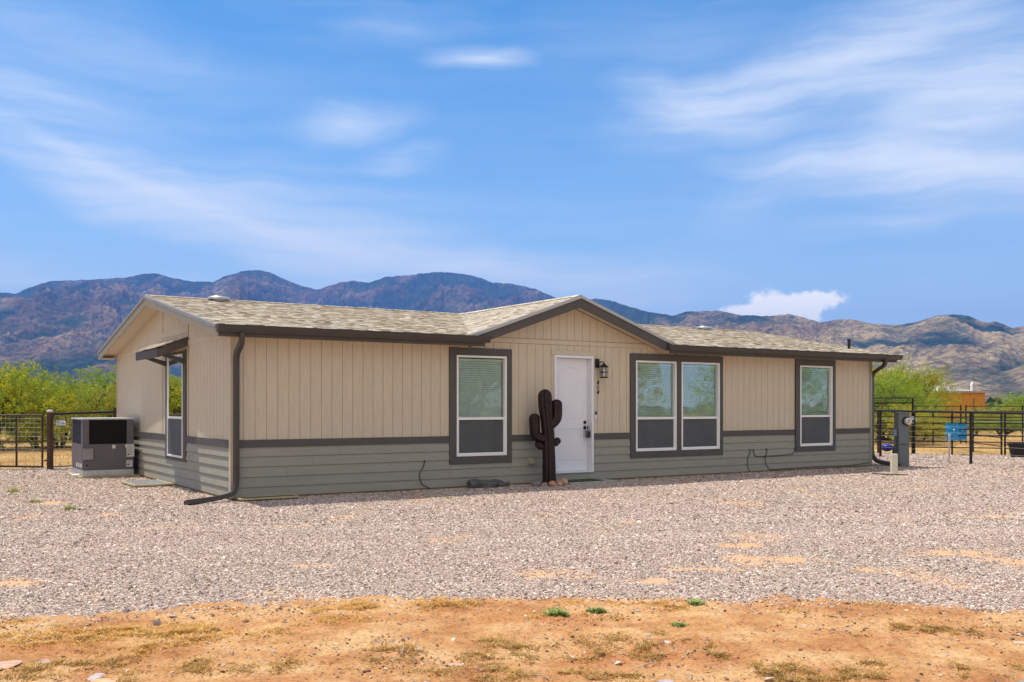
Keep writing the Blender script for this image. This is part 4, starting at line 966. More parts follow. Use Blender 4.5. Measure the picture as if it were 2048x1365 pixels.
for (a, z, dx) in ((-.03, .68, -1), (.10, .74, 1)):
    m = MB(); P, r = dome([(a, 0, z), (a + dx * .08, 0, z + .015), (a + dx * .11, 0, z + .05)], [.06, .066, .066], .06); ribbed(m, P, r, 5, 30); m.build('bud', RUST, cac, smooth=True)
# stones round its foot
for i, (dx, dy, sx, sy, sz, c, lb) in enumerate([(-.24, -.02, .11, .09, .075, (.24, .18, .17), 'dull purple grey rock, leftmost of those round the cactus foot'), (-.13, -.13, .075, .06, .055, (.34, .22, .16), 'small brown rock between the purple rock and the cactus'),
      (.02, -.19, .095, .07, .065, (.44, .25, .16), 'reddish rock directly in front of the cactus foot'), (.15, -.20, .07, .06, .055, (.45, .29, .19), 'small tan rock just right of the cactus foot'),
      (.235, -.08, .10, .09, .085, (.40, .22, .14), 'red brown rock between the cactus and the largest orange one'), (.355, -.02, .10, .09, .095, (.58, .32, .19), 'orange rock, largest and rightmost at the cactus foot'), (.44, -.03, .085, .075, .09, (.60, .33, .2), 'rounded pale orange rock at the outer end by the door')][:6]):
    x, y, _ = H(5.49 + dx, -.40 + dy); rock('rock', x, y, GZ + sz * .45, sx, sy, sz, c, lb, 'rock', A + i, 20 + i, 'rocks round the foot of the cactus')
# weathered log against the wall
LOGM = M('weathered grey wood', (.115, .112, .098), .95, .4, 5, .8, 18, stretch=(1, 6, 6), dist=.012)
lg = hthing('log', 4.25, -.30, GZ, 'weathered grey log in two pieces lying under the front window', 'log')
def logpiece(x0, x1, r0, r1, z, seed):
    m = MB(); r2 = random.Random(seed); pts = []; rr = []
    for k in range(9): t = k / 8; pts.append((x0 + (x1 - x0) * t, .02 * math.sin(t * 5 + seed), z + .01 * math.sin(t * 7))); rr.append((r0 + (r1 - r0) * t) * r2.uniform(.86, 1.12))
    m.tube(pts, rr, 14); o = m.build('piece', LOGM, lg)
    for v in o.data.vertices: v.co += Vector((0, r2.uniform(-.008, .008), r2.uniform(-.01, .01)))
logpiece(-.28, .28, .085, .07, .075, 1); logpiece(.24, .52, .075, .03, .055, 5)
m = MB()
for k in range(6): m.tube([(-.30 + .03 * k, -.02 + .01 * k, .02), (-.36 + .015 * k, .0, .10 + .01 * k)], [.006, .003], 5)
m.build('twig', LOGM, lg)
STICK = M('bleached stick', (.42, .36, .28), .9, .2, 20)
def stick(pts, r, label, name='stick', mat=STICK, group=None):
    m = MB(); m.tube([Vector(p) for p in pts], r, 6); return tag(m.build(name, mat), label, 'stick', group)
stick([H(4.83, -.40, GZ + .015), H(5.05, -.46, GZ + .022), H(5.22, -.40, GZ + .03)], .009, 'thin bleached stick between the grey log and the cactus rocks')
a = G(1744, 949); b = G(1816, 952); stick([(a[0], a[1], GZ + .02), (a[0] * .5 + b[0] * .5, a[1] * .5 + b[1] * .5, GZ + .012), (b[0], b[1], GZ + .015)], .010, 'thin dark rod on the gravel, drawn on along the shadow of the white post', 'rod', BLACK)  # right end of the dark rod also draws the post's cast shadow
for i, (p, q, lb) in enumerate([((1265, 1335), (1306, 1322), 'pale bent twig on the orange soil beside a brown tuft'), ((1364, 1318), (1378, 1304), 'short pale straw twig standing out on bare soil'), ((1060, 1350), (1098, 1357), 'reddish twig lying low between brown tufts'), ((1368, 1358), (1384, 1350), 'dark grey twig near the bottom of the soil'), ((740, 1290), (752, 1284), 'short grey twig on smooth sandy soil'), ((664, 1299), (684, 1305), 'thin brown twig on the sandy soil beside a red patch')]):
    a = G(*p); b = G(*q); za = float(soil_z(np.array([a[0]]), np.array([a[1]]))[0]); stick([(a[0], a[1], za + .006), ((a[0] + b[0]) / 2 + .01, (a[1] + b[1]) / 2, za + .016), (b[0], b[1], za + .008)], .0035, lb, 'twig', group='twigs on the orange soil')

# door mat and step
TURF = M('green turf mat', (.05, .075, .02), .95, .3, 40, .6, 200); CONC = M('grey concrete', (.40, .37, .33), .9, .12, 6, .3, 60)
m = MB(); m.box(5.95, 7.05, -.50, -.06, GZ - .03, GZ + .035); o = m.build('step_slab', CONC, bevel=.006); o.location = ORG; o.rotation_euler = (0, 0, A); tag(o, 'low concrete step slab under the front door', 'step')
m = MB(); m.box(6.0, 6.75, -.44, -.08, GZ + .036, GZ + .052); o = m.build('door_mat', TURF); o.location = ORG; o.rotation_euler = (0, 0, A); tag(o, 'dark green turf mat on the step below the door', 'mat')
# lockbox hanging from the knob
lb = empty('lockbox', H(d1 - .062, -.02, dz0 + .80), A, 'grey key lockbox hanging from the front door knob', 'lockbox')
m = MB(); m.tube([(-.03, .0, -.06), (-.03, 0, .02), (0, 0, .048), (.03, 0, .02), (.03, 0, -.06)], .006, 8); m.build('shackle', GALV, lb, smooth=True)
m = MB(); m.box(-.042, .042, -.03, .022, -.19, -.05); m.build('case', M('slate grey metal', (.085, .095, .125), .5, .1), lb, bevel=.008)
m = MB(); m.box(-.03, .03, -.033, -.0302, -.17, -.08); m.build('keypad', BLACK, lb)

# access covers on the gravel beside the house
def cover(a0, a1, b0, b1, label, slatm, rimm):
    r = hthing('vent_grate', (a0 + a1) / 2, (b0 + b1) / 2, GZ + .012, label, 'floor grate'); dx, dy = (a1 - a0) / 2, (b1 - b0) / 2
    m = MB(); m.box(-dx, dx, -dy, -dy + .03, 0, .03); m.box(-dx, dx, dy - .03, dy, 0, .03); m.box(-dx, -dx + .03, -dy + .03, dy - .03, 0, .03); m.box(dx - .03, dx, -dy + .03, dy - .03, 0, .03); m.build('rim', rimm, r, bevel=.003)
    m = MB(); y = -dy + .035
    while y < dy - .04: m.box(-dx + .03, dx - .03, y, y + .012, .004, .024); y += .022
    m.box(-dx + .03, dx - .03, -dy + .03, dy - .03, -.004, .003); m.build('slats', slatm, r); return r
YEL = M('dusty yellowed rim', (.46, .37, .20), .8, .15)
cover(-.72, -.06, 3.15, 4.30, 'pale metal grate on the gravel below the end window', GALV, YEL)
cover(.04, .95, -.30, -.03, 'dark vent grate under the corner downspout', BLACK, YEL)

# air conditioner
PUR = M('purplish grey cabinet paint', (.125, .114, .130), .45, .04, 2, metal=.2); COIL = M('black louvred coil', (.012, .009, .008), .6, .2, 5); GREYC = M('dark blue grey corner post', (.11, .12, .14), .45, .04, 2, metal=.2)
LBL = M('white sticker', (.62, .62, .60), .6, .05)
hv = hthing('air_conditioner', -.62, 6.55, GZ, 'large grey package air conditioner on a galvanized curb beside the end wall', 'air conditioner')
hw, hd, hh = .475, .62, 1.17
m = MB(); m.box(-hw - .06, hw + .12, -hd - .05, hd + .1, -.02, .035); m.build('pad', M('dusty yellow pad', (.42, .34, .19), .9, .2, 8), hv, bevel=.008)
m = MB(); m.box(-hw - .005, hw + .005, -hd - .005, hd + .005, .036, .15); m.build('base_curb', GALV, hv, bevel=.004)
m = MB(); m.box(-hw, hw, -hd, hd, .151, .66); m.box(-hw, -hw + .12, -hd, -hd + .03, .661, hh - .03); m.box(hw - .13, hw, -hd, -hd + .03, .661, hh - .03); m.box(-hw, hw, hd - .08, hd, .661, hh - .03)
m.box(-hw, -hw + .03, -hd + .031, -hd + .16, .661, hh - .03); m.box(hw - .03, hw, -hd + .031, hd - .081, .661, hh - .03); m.build('cabinet', PUR, hv, bevel=.004)
m = MB(); m.box(-hw - .015, hw + .015, -hd - .015, hd + .015, hh - .029, hh); m.build('top_cover', M('light grey lid', (.42, .42, .43), .5, .05), hv, bevel=.006)
m = MB(); m.box(-hw + .02, -hw + .03, -hd + .16, hd - .08, .662, hh - .031); m.box(-hw + .12, hw - .13, -hd + .028, -hd + .035, .662, hh - .031); m.box(-hw + .14, hw - .15, -hd + .3, hd - .2, .662, hh - .032)
z = .68
while z < hh - .05:
    m.prism([(-hw + .122, -hd + .02, z), (-hw + .122, -hd + .004, z - .012), (-hw + .122, -hd + .007, z - .016), (-hw + .122, -hd + .023, z - .004)], (2 * hw - .254, 0, 0))
    m.prism([(-hw + .015, -hd + .165, z), (-hw + .001, -hd + .165, z - .012), (-hw + .004, -hd + .165, z - .016), (-hw + .018, -hd + .165, z - .004)], (0, 2 * hd - .25, 0)); z += .033
m.build('grille', COIL, hv)
m = MB(); m.box(-hw + .01, -hw + .19, -hd - .05, -hd - .001, .36, .58); m.build('disconnect_box', M('weathered grey box', (.26, .25, .25), .5, .1, metal=.4), hv, bevel=.005)
for (a0, a1, z0, z1) in ((.09, .15, .57, .64), (.36, .505, .40, .65), (.335, .3595, .58, .65), (.355, .47, .20, .33)):
    m = MB(); m.box(a0 - .02, a1 - .02, -hd - .003, -hd - .0008, z0, z1); sk_ = m.build('sticker', LBL, hv)
    m = MB(); 
    if z1 - z0 > .1:
        for k in range(int((z1 - z0) / .022) - 1): m.box(a0 - .008, a1 - .035 - .02 * (k % 2), -hd - .0036, -hd - .0031, z1 - .02 - k * .022, z1 - .014 - k * .022)
        m.box(a0 - .005, a0 + .03, -hd - .004, -hd - .0031, z0 + .03, z0 + .055); m.build('sticker_print', COIL, sk_)
m = MB(); m.lathe([(.018, 0), (.018, .004)], -hw + .08, -hd, .25, 12, 'y'); m.build('port', COIL, hv)
for k in range(3):
    m = MB(); m.box(-hw - .004, -hw - .0008, -hd + .08 + k * .24, -hd + .2 + k * .24, .2, .28); m.build('sticker', LBL, hv)
m = MB(); m.tube([(-hw - .15, -hd + .25, .05), (-hw - .02, -hd + .2, .055)], .025, 10); m.build('drain_pipe', WHITE, hv, smooth=True)

# electric meter pedestal
EG = M('grey electrical enclosure', (.135, .155, .165), .5, .05, 3, metal=.1)
x, y = 9.05, 22.6
mp_ = empty('electric_meter_pedestal', (x, y, GZ), R(2), 'tall grey electric meter pedestal with a round glass meter', 'electric meter')
m = MB(); m.box(-.125, .125, -.09, .15, .0, .52); m.box(-.127, .127, -.095, .15, .525, 1.24); mpc = m.build('cabinet', EG, mp_, bevel=.008)
m = MB(); m.box(-.138, .138, -.11, .16, 1.241, 1.262); m.build('rain_cap', EG, mp_, bevel=.004)
m = MB(); m.box(-.115, .118, -.102, -.0965, .55, .83); m.build('panel_door', EG, mp_, bevel=.003)
m = MB(); m.box(-.115, .118, -.102, -.0965, .10, .50); m.build('panel_door', EG, mp_, bevel=.003)
m = MB(); m.lathe([(.105, 0), (.105, .03), (.095, .04)], .06, -.096, 1.06, 28, 'y'); m.build('meter_ring', BLACK, mp_, smooth=True)
m = MB(); m.lathe([(.085, .03), (.085, .10), (.078, .118), (.05, .125), (.0, .125)], .06, -.096, 1.06, 28, 'y'); gm = m.build('meter_glass', M('silvery glass meter', (.55, .53, .50), .18, .25, 20, metal=.5), mp_, smooth=True)
m = MB(); m.box(.03, .09, -.2225, -.2215, 1.08, 1.10); m.box(.045, .075, -.2225, -.2215, 1.03, 1.055); m.build('meter_dial', BLACK, gm)
m = MB(); m.box(-.21, -.128, -.02, .08, .72, .86); m.build('outlet_box', M('blue grey box', (.20, .27, .33), .5, .05), mp_, bevel=.006)
m = MB(); m.tube([(-.145, .02, .1), (-.145, .02, .715)], .014, 8); m.build('conduit', EG, mp_, smooth=True)
# white pipe post with a black cap
x, y = G(1788, 949.5)
pp = empty('pipe_post', (x, y, GZ), 0, 'short cream square post with a black cap in the gravel', 'pipe post')
m = MB(); m.box(-.06, .06, -.06, .06, 0, .43); m.build('post', M('cream plastic', (.66, .60, .48), .5, .06, 4), pp, bevel=.012)
m = MB(); m.lathe([(.035, .43), (.035, .50), (.028, .52), (.028, .56), (.012, .57), (.012, .60)], .0, 0, 0, 16); m.build('cap', BLACK, pp, smooth=True)
x, y = G(1898, 925)
sp_ = empty('standpipe', (x, y, GZ), 0, 'thin pale plastic standpipe rising from the gravel before the blue barrels', 'standpipe')
m = MB(); m.tube([(0, 0, 0), (.01, 0, .65)], .022, 10); m.build('pipe', M('sun bleached plastic', (.52, .42, .38), .6, .1), sp_, smooth=True)
m = MB(); m.tube([(.01, 0, .65), (.01, 0, .72)], .03, 10); m.build('cap', M('sun bleached cap', (.60, .52, .48), .6, .1), sp_, smooth=True)

# ================================================================== FENCES
PIPE = M('black brown pipe steel', (.022, .018, .016), .5, .3, 8, metal=.2); WIRE = M('galvanized wire', (.55, .56, .52), .4, .1, metal=.4); RUSTF = M('rusty gate steel', (.060, .030, .018), .6, .4, 10)
def wire_panel(m, p0, p1, z0, z1, step, r=.0025, vstep=None):
    p0, p1 = Vector(p0), Vector(p1); z = z0
    while z <= z1 + .001: m.tube([p0 + Vector((0, 0, z)), p1 + Vector((0, 0, z))], r, 4, caps=False); z += step * (1 if z > .5 else .75)
    L_ = (p1 - p0).length; d = (p1 - p0).normalized(); k = 0; vs_ = vstep or step
    while k < L_: m.tube([p0 + d * k + Vector((0, 0, z0)), p0 + d * k + Vector((0, 0, z1))], r * .55, 3, caps=False); k += vs_
# left: gate, thick post, fence run
g0 = Vector((-10.42, 21.66, 0)); gdir = Vector((-.985, .17, 0)).normalized()
gt = empty('wire_gate', (g0.x, g0.y, GZ), 0, 'wire mesh yard gate in a rusty pipe frame, closed beside the thick round post', 'gate')
m = MB(); w = 2.9; e = gdir * w
m.tube([(0, 0, 1.20), tuple(e + Vector((0, 0, 1.20)))], .024, 10); m.tube([(0, 0, .06), tuple(e + Vector((0, 0, .06)))], .022, 10); m.tube([(0, 0, .62), tuple(e + Vector((0, 0, .62)))], .016, 8)
for k in (0.02, .66, 1.35, 2.1, 2.88): m.tube([tuple(gdir * k + Vector((0, 0, .06))), tuple(gdir * k + Vector((0, 0, 1.20)))], .022, 8)
m.build('frame', RUSTF, gt, smooth=True)
m = MB(); wire_panel(m, gdir * .03, gdir * 2.87, .08, 1.18, .10, .0048); m.build('wire_mesh', WIRE, gt)
lp = empty('fence_post', (-10.28, 21.69, GZ), 0, 'thick black brown round fence post with a pale cap by the gate', 'fence post')
m = MB(); m.tube([(0, 0, 0), (0, 0, 1.28)], .068, 20); m.build('post', RUSTF, lp, smooth=True)
m = MB(); m.lathe([(.07, 1.27), (.07, 1.30), (.05, 1.325), (.0, 1.33)], 0, 0, 0, 20); m.build('cap', M('dusty white cap', (.5, .47, .44), .7), lp, smooth=True)
for z in (.2, .65, 1.1): m = MB(); m.tube([(-.07, 0, z), (-.13, .0, z)], .02, 8); m.build('hinge', RUSTF, lp)
ls = Vector((-10.28, 21.75, 0)); le = Vector((-9.25, 22.9, 0)); le2 = Vector(H(-.03, 9.4)); 
fl = empty('wire_fence', (ls.x, ls.y, GZ), 0, 'short wire mesh fence between the thick round post and the house', 'fence')
dv = Vector((-9.75, 23.55, 0)) - ls
dv = Vector((-9.37, 23.0, 0)) - ls; dv.z = 0
m = MB(); m.tube([tuple(Vector((0, 0, 1.23))), tuple(dv + Vector((0, 0, 1.27)))], .026, 10); m.build('top_rail', PIPE, fl, smooth=True); m = MB(); m.tube([(0, 0, .05), tuple(dv + Vector((0, 0, .05)))], .012, 8); m.build('bottom_rail', PIPE, fl, smooth=True)
m = MB(); m.tube([tuple(dv), tuple(dv + Vector((0, 0, 1.36)))], .045, 12); m.build('end_post', RUSTF, fl, smooth=True)
m = MB(); wire_panel(m, Vector((0, -.02, 0)), dv, .07, 1.2, .10, .0048); m.build('wire_mesh', WIRE, fl)
sd = dv.normalized(); sg_ = empty('small_sign', tuple(ls + sd * .21 + Vector((.03, -.05, GZ + 1.03))), math.atan2(sd.y, sd.x) - .6, 'small white sign with blue print wired to the mesh beside the round post', 'sign')
m = MB(); m.box(-.095, .095, -.004, .004, -.055, .055); sgb = m.build('board', M('white sign board', (.72, .74, .78), .5, .03), sg_)
m = MB(); BL = M('blue print', (.03, .08, .42), .5)
for (a, b, z0, z1) in ((-.08, -.05, .005, .04), (-.045, -.02, .01, .035), (-.015, .0, .01, .03), (.01, .05, .0, .02), (-.06, -.02, -.035, -.01), (-.01, .03, -.03, -.01), (.04, .075, -.035, .0)): m.prism([(a, -.0055, z0), (b, -.0055, z0 + .004), (b - .006, -.0055, z1), (a + .01, -.0055, z1 - .004)], (0, .001, 0))
m.build('print', BL, sgb)
# right: near pipe-rail fence
r0 = Vector((10.18, 26.93, 0)); r1 = Vector((11.17, 23.72, 0)); rd = (r1 - r0); pf = empty('pipe_rail_fence', (r0.x, r0.y, GZ), 0, 'black pipe rail fence with thin wires, nearest the meter pedestal', 'fence')
st_ = -rd * .28; en = rd * 2.4
m = MB(); m.tube([tuple(st_ + Vector((0, 0, 1.29))), tuple(rd * 1 + Vector((0, 0, 1.255))), tuple(en + Vector((0, 0, 1.22)))], .030, 10); m.build('top_rail', PIPE, pf, smooth=True)
for k in (0, 1, 2): 
    m = MB(); m.tube([tuple(rd * k + Vector((0, 0, -.02))), tuple(rd * k + Vector((0, 0, 1.26)))], .036, 12); m.build('post', PIPE, pf, smooth=True)
m = MB()
for z in (.28, .45, .60, .75, .90, 1.05): m.tube([tuple(st_ + Vector((0, 0, z))), tuple(en + Vector((0, 0, z - .01)))], .0035, 4)
m.build('wire', WIRE, pf)
# corral panels behind
def corral(p, q, label, posts=(0, 1), zs=(.25, .42, .60, .78, .96, 1.14, 1.30), top=1.33, r=.015, pr=.028, pt=None):
    p, q = Vector((*p, 0)), Vector((*q, 0)); d = q - p; c = empty('corral_panel', (p.x, p.y, GZ - .05), 0, label, 'corral panel', 'corral panels beyond the gravel')
    m = MB()
    for z in zs: m.tube([(0, 0, z), tuple(d + Vector((0, 0, z)))], r, 6)
    m.build('rails', PIPE, c, smooth=True)
    for k in posts: m = MB(); m.tube([tuple(d * k), tuple(d * k + Vector((0, 0, pt or top)))], pr, 10); m.build('post', PIPE, c, smooth=True)
cA = G(1829, 908); cB = G(1965, 910); cC = G(2003, 911); cD = (18.6, 27.3)
corral(G(1756, 906), (cA[0] - .05, cA[1] + .03), 'front corral panel between the house corner and the tall gate post', (0, .5, 1), zs=(.25, .42, .60, .78, .96, 1.14))
corral(cA, cC, 'long front corral panel carrying the blue barrels', (0, .44, 1))
corral((cC[0] + .09, cC[1] - .02), cD, 'front corral panel behind the black rubber tub', (0, .3, 1))
corral((10.4, 39), (17.5, 38), 'rear corral panel seen through the front rails, nearer the house', (0, .35, .7, 1), zs=(.3, .6, .9, 1.2, 1.45), top=1.5)
corral((17.7, 38), (25.5, 36), 'rear corral panel seen through the front rails, behind the tub', (0, .25, .5, .75, 1), zs=(.3, .6, .9, 1.2, 1.45), top=1.5)
corral(cC, (15.9, 36.8), 'side corral panel running back from the double post', (0.35, 1), zs=(.3, .55, .8, 1.05, 1.28), top=1.3)
gf = empty('gate_frame', (cA[0] - 1.16, cA[1] + .25, GZ), 0, 'tall black pipe gate frame with two top bars rising over the corral', 'gate frame')
m = MB(); m.tube([(0, 0, 0), (0, 0, 1.66)], .024, 8); m.tube([(1.13, -.2, 0), (1.13, -.2, 1.66)], .028, 8); m.build('upright', PIPE, gf, smooth=True)
for z in (1.65, 1.50): m = MB(); m.tube([(0, 0, z), (1.13, -.2, z)], .02, 8); m.build('top_bar', PIPE, gf, smooth=True)
m = MB(); m.box(1.08, 1.22, -.26, -.16, 1.0, 1.06); m.box(1.05, 1.16, -.27, -.2, 1.07, 1.1); m.tube([(1.1, -.25, .9), (1.25, -.25, 1.0)], .015, 6); m.build('latch', GALV, gf)
# blue barrels on the corral
BLUE = M('blue plastic barrel', (.012, .24, .50), .4, .08, 4)
def barrel(px, y, zb, label, w=.165, h=.50):
    x = (px - 1024) / FPX * y; b = empty('blue_barrel', (x, y, zb), 0, label, 'barrel', 'blue barrels on the corral')
    m = MB(); m.lathe([(w * .9, 0), (w, .02), (w, h * .32), (w * 1.03, h * .34), (w, h * .36), (w, h * .66), (w * 1.03, h * .68), (w, h * .70), (w, h - .02), (w * 1.04, h - .015), (w * 1.04, h), (w * .96, h), (w * .95, h - .2), (0, h - .2)], 0, 0, 0, 24); m.build('body', BLUE, b, smooth=True)
    m = MB(); m.tube([(-.03, -w - .005, h * .52), (-.03, -w - .03, h * .55), (-.03, -w - .03, h * .64), (-.03, -w - .005, h * .67)], .008, 6); m.build('handle', GALV, b)
barrel(1904, 28.3, .38, 'blue barrel, the one nearer the pale standpipe'); barrel(1922, 29.0, .37, 'blue barrel tucked behind its twin against the corral post')
x, y = G(1774, 902)
bl = empty('play_ball', (x, y, GZ + .10), 0, 'dark blue ball lying on dry grass behind the fence', 'ball'); m = MB(); m.lathe([(.19 * math.sin(t * math.pi / 14), -.12 * math.cos(t * math.pi / 14)) for t in range(0, 15)], 0, 0, 0, 22); m.build('body', M('glossy dark blue', (.015, .03, .32), .35, .05), bl, smooth=True)
x, y = G(2041, 914)
tb = empty('rubber_tub', (x, y, GZ - .03), 0, 'black rubber feed tub standing at the corral', 'tub'); m = MB(); m.lathe([(.22, 0), (.25, .02), (.31, .36), (.335, .37), (.335, .40), (.30, .40), (.24, .05), (0, .05)], 0, 0, 0, 24); m.build('shell', BLACK, tb, smooth=True)
m = MB()
for s in (-1, 1): m.box(s * .34 - .03, s * .34 + .03, -.06, .06, .34, .37)
m.build('handle', BLACK, tb)

# distant orange stucco house
OR = M('orange stucco', (.62, .27, .045), .9, .10, 1.5, .2, 20); ROOFW = M('white roof coating', (.80, .79, .77), .6, .03)
bx_, by_ = 35.2, 83.0
oh = empty('orange_house', (bx_, by_, GZ), R(9), 'flat roofed orange stucco house beyond the trees', 'house')
m = MB(); m.box(-.6, 5.6, 0, 5, 0, 2.55); m.build('wall', OR, oh)
m = MB(); m.box(-.85, 5.85, -.25, 5.25, 2.552, 2.70); m.build('roof_edge', M('weathered pale roof edge', (.42, .38, .34), .8, .2), oh)
m = MB(); m.prism([(1.6, .6, 2.702), (4.9, .6, 2.702), (4.9, .6, 2.74), (1.6, .6, 3.22)], (0, 3, 0)); m.build('sloped_roof', ROOFW, oh)
m = MB(); m.tube([(4.6, .4, 2.7), (4.6, .4, 3.3), (4.72, .4, 3.42)], .11, 10); m.build('roof_pipe', ROOFW, oh, smooth=True)
m = MB(); m.lathe([(.0, 0), (.12, .01), (.17, .05)], 2.0, .5, 3.25, 14, 'y'); m.tube([(2.0, .5, 2.8), (2.0, .5, 3.2)], .02, 6); m.build('satellite_dish', ROOFW, oh)
m = MB(); m.box(.4, 1.6, -.05, -.002, .95, 2.0); m.build('window_frame', ROOFW, oh); 
m = MB(); m.box(.5, 1.5, -.06, -.051, 1.02, 1.9); m.build('window_pane', COIL, oh)
m = MB(); m.tube([(4.5, -.05, .6), (4.5, -.05, 2.0), (4.6, -.05, 2.0)], .03, 6); m.box(4.62, 4.85, -.12, -.002, .7, 1.3); m.build('meter_box', EG, oh)

# ================================================================== TREES
BARK = M('dark mesquite bark', (.075, .055, .042), .95, .3, 8, .6, 30, stretch=(1, 1, .3))
LEAFY = foliage('feathery yellow green leaves', (.80, .84, .9), .34)
LIME = [(.42, .48, .035), (.58, .55, .03), (.33, .42, .04), (.70, .58, .03), (.20, .29, .035)]
MIDG = [(.27, .40, .045), (.36, .46, .045), (.46, .52, .05), (.19, .28, .035)]
GOLD = [(.58, .50, .04), (.72, .54, .04), (.44, .44, .05), (.33, .35, .05)]
def make_tree(name, seed, h, rad, pal, label, cat, group, nleaf=15000, leaf=.05, low=.12, loc=(0, 0)):
    r2 = np.random.RandomState(seed); rr = random.Random(seed); t = empty(name, (loc[0], loc[1], GZ - .07), rr.uniform(0, 6), label, cat, group)
    tips = []; m = MB()
    def grow(p, d, ln, r, lv):
        pts = [p]; rs_ = [r]; q = p; dd = d
        for k in range(4):
            dd = (dd + Vector((rr.uniform(-.22, .22), rr.uniform(-.22, .22), rr.uniform(-.06, .16)))).normalized(); q = q + dd * ln / 4; pts.append(q); rs_.append(r * (1 - .16 * (k + 1)))
            if lv > 0: tips.append((q, lv))
        m.tube(pts, rs_, 7 if lv < 2 else 4)
        if lv < 3:
            for k in range(rr.choice((3, 4)) if lv else 5):
                b = pts[rr.choice((2, 3, 4))] if lv else pts[rr.choice((1, 2, 3, 4))]
                az = rr.uniform(0, 6.283); el = rr.uniform(.15, .95); nd = (dd * .5 + Vector((math.cos(az) * math.cos(el), math.sin(az) * math.cos(el), math.sin(el)))).normalized()
                grow(b, nd, ln * rr.uniform(.55, .8), r * .5, lv + 1)
    for k in range(rr.choice((2, 3, 3))):
        az = rr.uniform(0, 6.283); grow(Vector((math.cos(az) * .1, math.sin(az) * .1, 0)), Vector((math.cos(az) * .55, math.sin(az) * .55, 1)).normalized(), h * .42, h * .032, 0)
    m.build('trunk', BARK, t)
    P = np.array([q[0][:] for q in tips]); mxr = np.percentile(np.hypot(P[:, 0], P[:, 1]), 95); mxz = P[:, 2].max()
    P[:, :2] *= rad / mxr; P[:, 2] *= h * .93 / mxz
    # sprays: each a cluster of little leaves along a drooping twig
    ns = nleaf // 24; ci = r2.choice(len(P), ns); c = P[ci] + r2.randn(ns, 3) * np.array([.16, .16, .11]) * rad * .55
    ex = int(ns * .38); a = r2.rand(ex) * 6.283; q = rad * (.35 + .65 * np.sqrt(r2.rand(ex))); c[:ex, 0] = np.cos(a) * q; c[:ex, 1] = np.sin(a) * q
    prof = np.clip(1 - (q / (rad * 1.12)) ** 2.2, .05, 1) ** .5; c[:ex, 2] = h * (low + (.97 - low) * prof * r2.rand(ex) ** .6) * (.85 + .2 * r2.rand(ex))
    keep = (c[:, 2] > h * low); c = c[keep]; ns = len(c)
    cn = fbm(c[:, 0] * 1.6, c[:, 1] * 1.6 + c[:, 2] * 1.9, 2, seed) ; k2 = cn > -.24; c = c[k2]; cn = cn[k2]; ns = len(c)
    dirs = r2.randn(ns, 3); dirs[:, 2] = np.abs(dirs[:, 2]) * .7 + .1; dirs += np.stack([c[:, 0], c[:, 1], c[:, 2] * 0], -1) / rad * .8; dirs /= np.linalg.norm(dirs, axis=1)[:, None]
    tt = r2.rand(ns, 24, 1); pos = c[:, None] + dirs[:, None] * tt * (.16 + .12 * rad * .4) + r2.randn(ns, 24, 3) * .035
    pos = pos.reshape(-1, 3); n = len(pos); s = leaf * (.6 + .8 * r2.rand(n, 1))
    u = r2.randn(n, 3); u /= np.linalg.norm(u, axis=1)[:, None]; w = r2.randn(n, 3); w -= u * (w * u).sum(1)[:, None]; w /= np.linalg.norm(w, axis=1)[:, None]
    v = np.stack([pos - u * s * .5, pos + w * s * .22, pos + u * s * .5, pos - w * s * .22], 1)
    pl = np.array(pal); base = pl[r2.choice(len(pl), ns)] * .55 + pl[np.clip(((cn + .5) * len(pl)).astype(int), 0, len(pl) - 1)] * .45
    cc = np.repeat(base, 24, 0) * (.75 + .5 * r2.rand(n, 1))
    fast_mesh('crown', v.reshape(-1, 3), 4, np.arange(n * 4), LEAFY, parent=t, colors=np.repeat(cc, 4, 0))
    return t
LG = 'mesquite trees behind the wire fence'; RG = 'trees beyond the corral'
tA = make_tree('mesquite_tree', 1, 3.0, 2.1, LIME, None, 'tree', LG, 52000, .058, .04)
tB = make_tree('mesquite_tree', 2, 2.7, 2.2, GOLD, None, 'tree', LG, 52000, .058, .04)
tC = make_tree('mesquite_tree', 3, 3.3, 2.2, MIDG, None, 'tree', LG, 52000, .058, .04)
protos = [tA, tB, tC]; used = set()
def put(proto, x, y, s, sz, rz, label, group):
    k = proto.name
    if k in used: t = copy_tree(proto)
    else: t = proto; used.add(k)
    t.location = (x, y, GZ - .07); t.scale = (s, s, s * sz); t.rotation_euler = (0, 0, rz); t['label'] = label; t['group'] = group; t['category'] = 'tree'
    return t
left = [(10, 33, 0, 1.05, 1.08, 'tallest lime green mesquite at the far left behind the gate'), (75, 34, 0, 1.0, .93, 'lime mesquite with a thin upright top behind the gate and round post'), (118, 35, 2, .85, .86, 'greener rounded mesquite just behind the round post and small sign'),
        (165, 34, 1, .95, .84, 'golden mesquite right above the air conditioner'), (215, 36, 1, .95, .96, 'golden green mesquite touching the house edge in view'), (45, 40, 2, 1.15, .9, 'darker green mesquite in the second row behind the gate'), (140, 42, 0, 1.1, .82, 'second row lime mesquite behind the round post'), (235, 45, 2, 1.2, .9, 'second row green mesquite partly hidden by the house wall')]
random.seed(4)
for px, y, k, s, sz, lb_ in left: put(protos[k], (px - 1024) / FPX * y, y, s, sz, random.uniform(0, 6.28), lb_, LG)
for i, (x, y) in enumerate([(-27, 36), (-31, 39), (-38, 37), (-34, 44), (-44, 44)]): put(protos[i % 3], x, y, 1.1, 1, random.uniform(0, 6.28), 'mesquite standing beyond the left border of the picture', LG)
tD = make_tree('willowy_tree', 7, 4.1, 2.5, MIDG, None, 'tree', RG, 60000, .06, .03)
tE = make_tree('willowy_tree', 8, 4.1, 2.3, GOLD + LIME[:2], None, 'tree', RG, 56000, .06, .03)
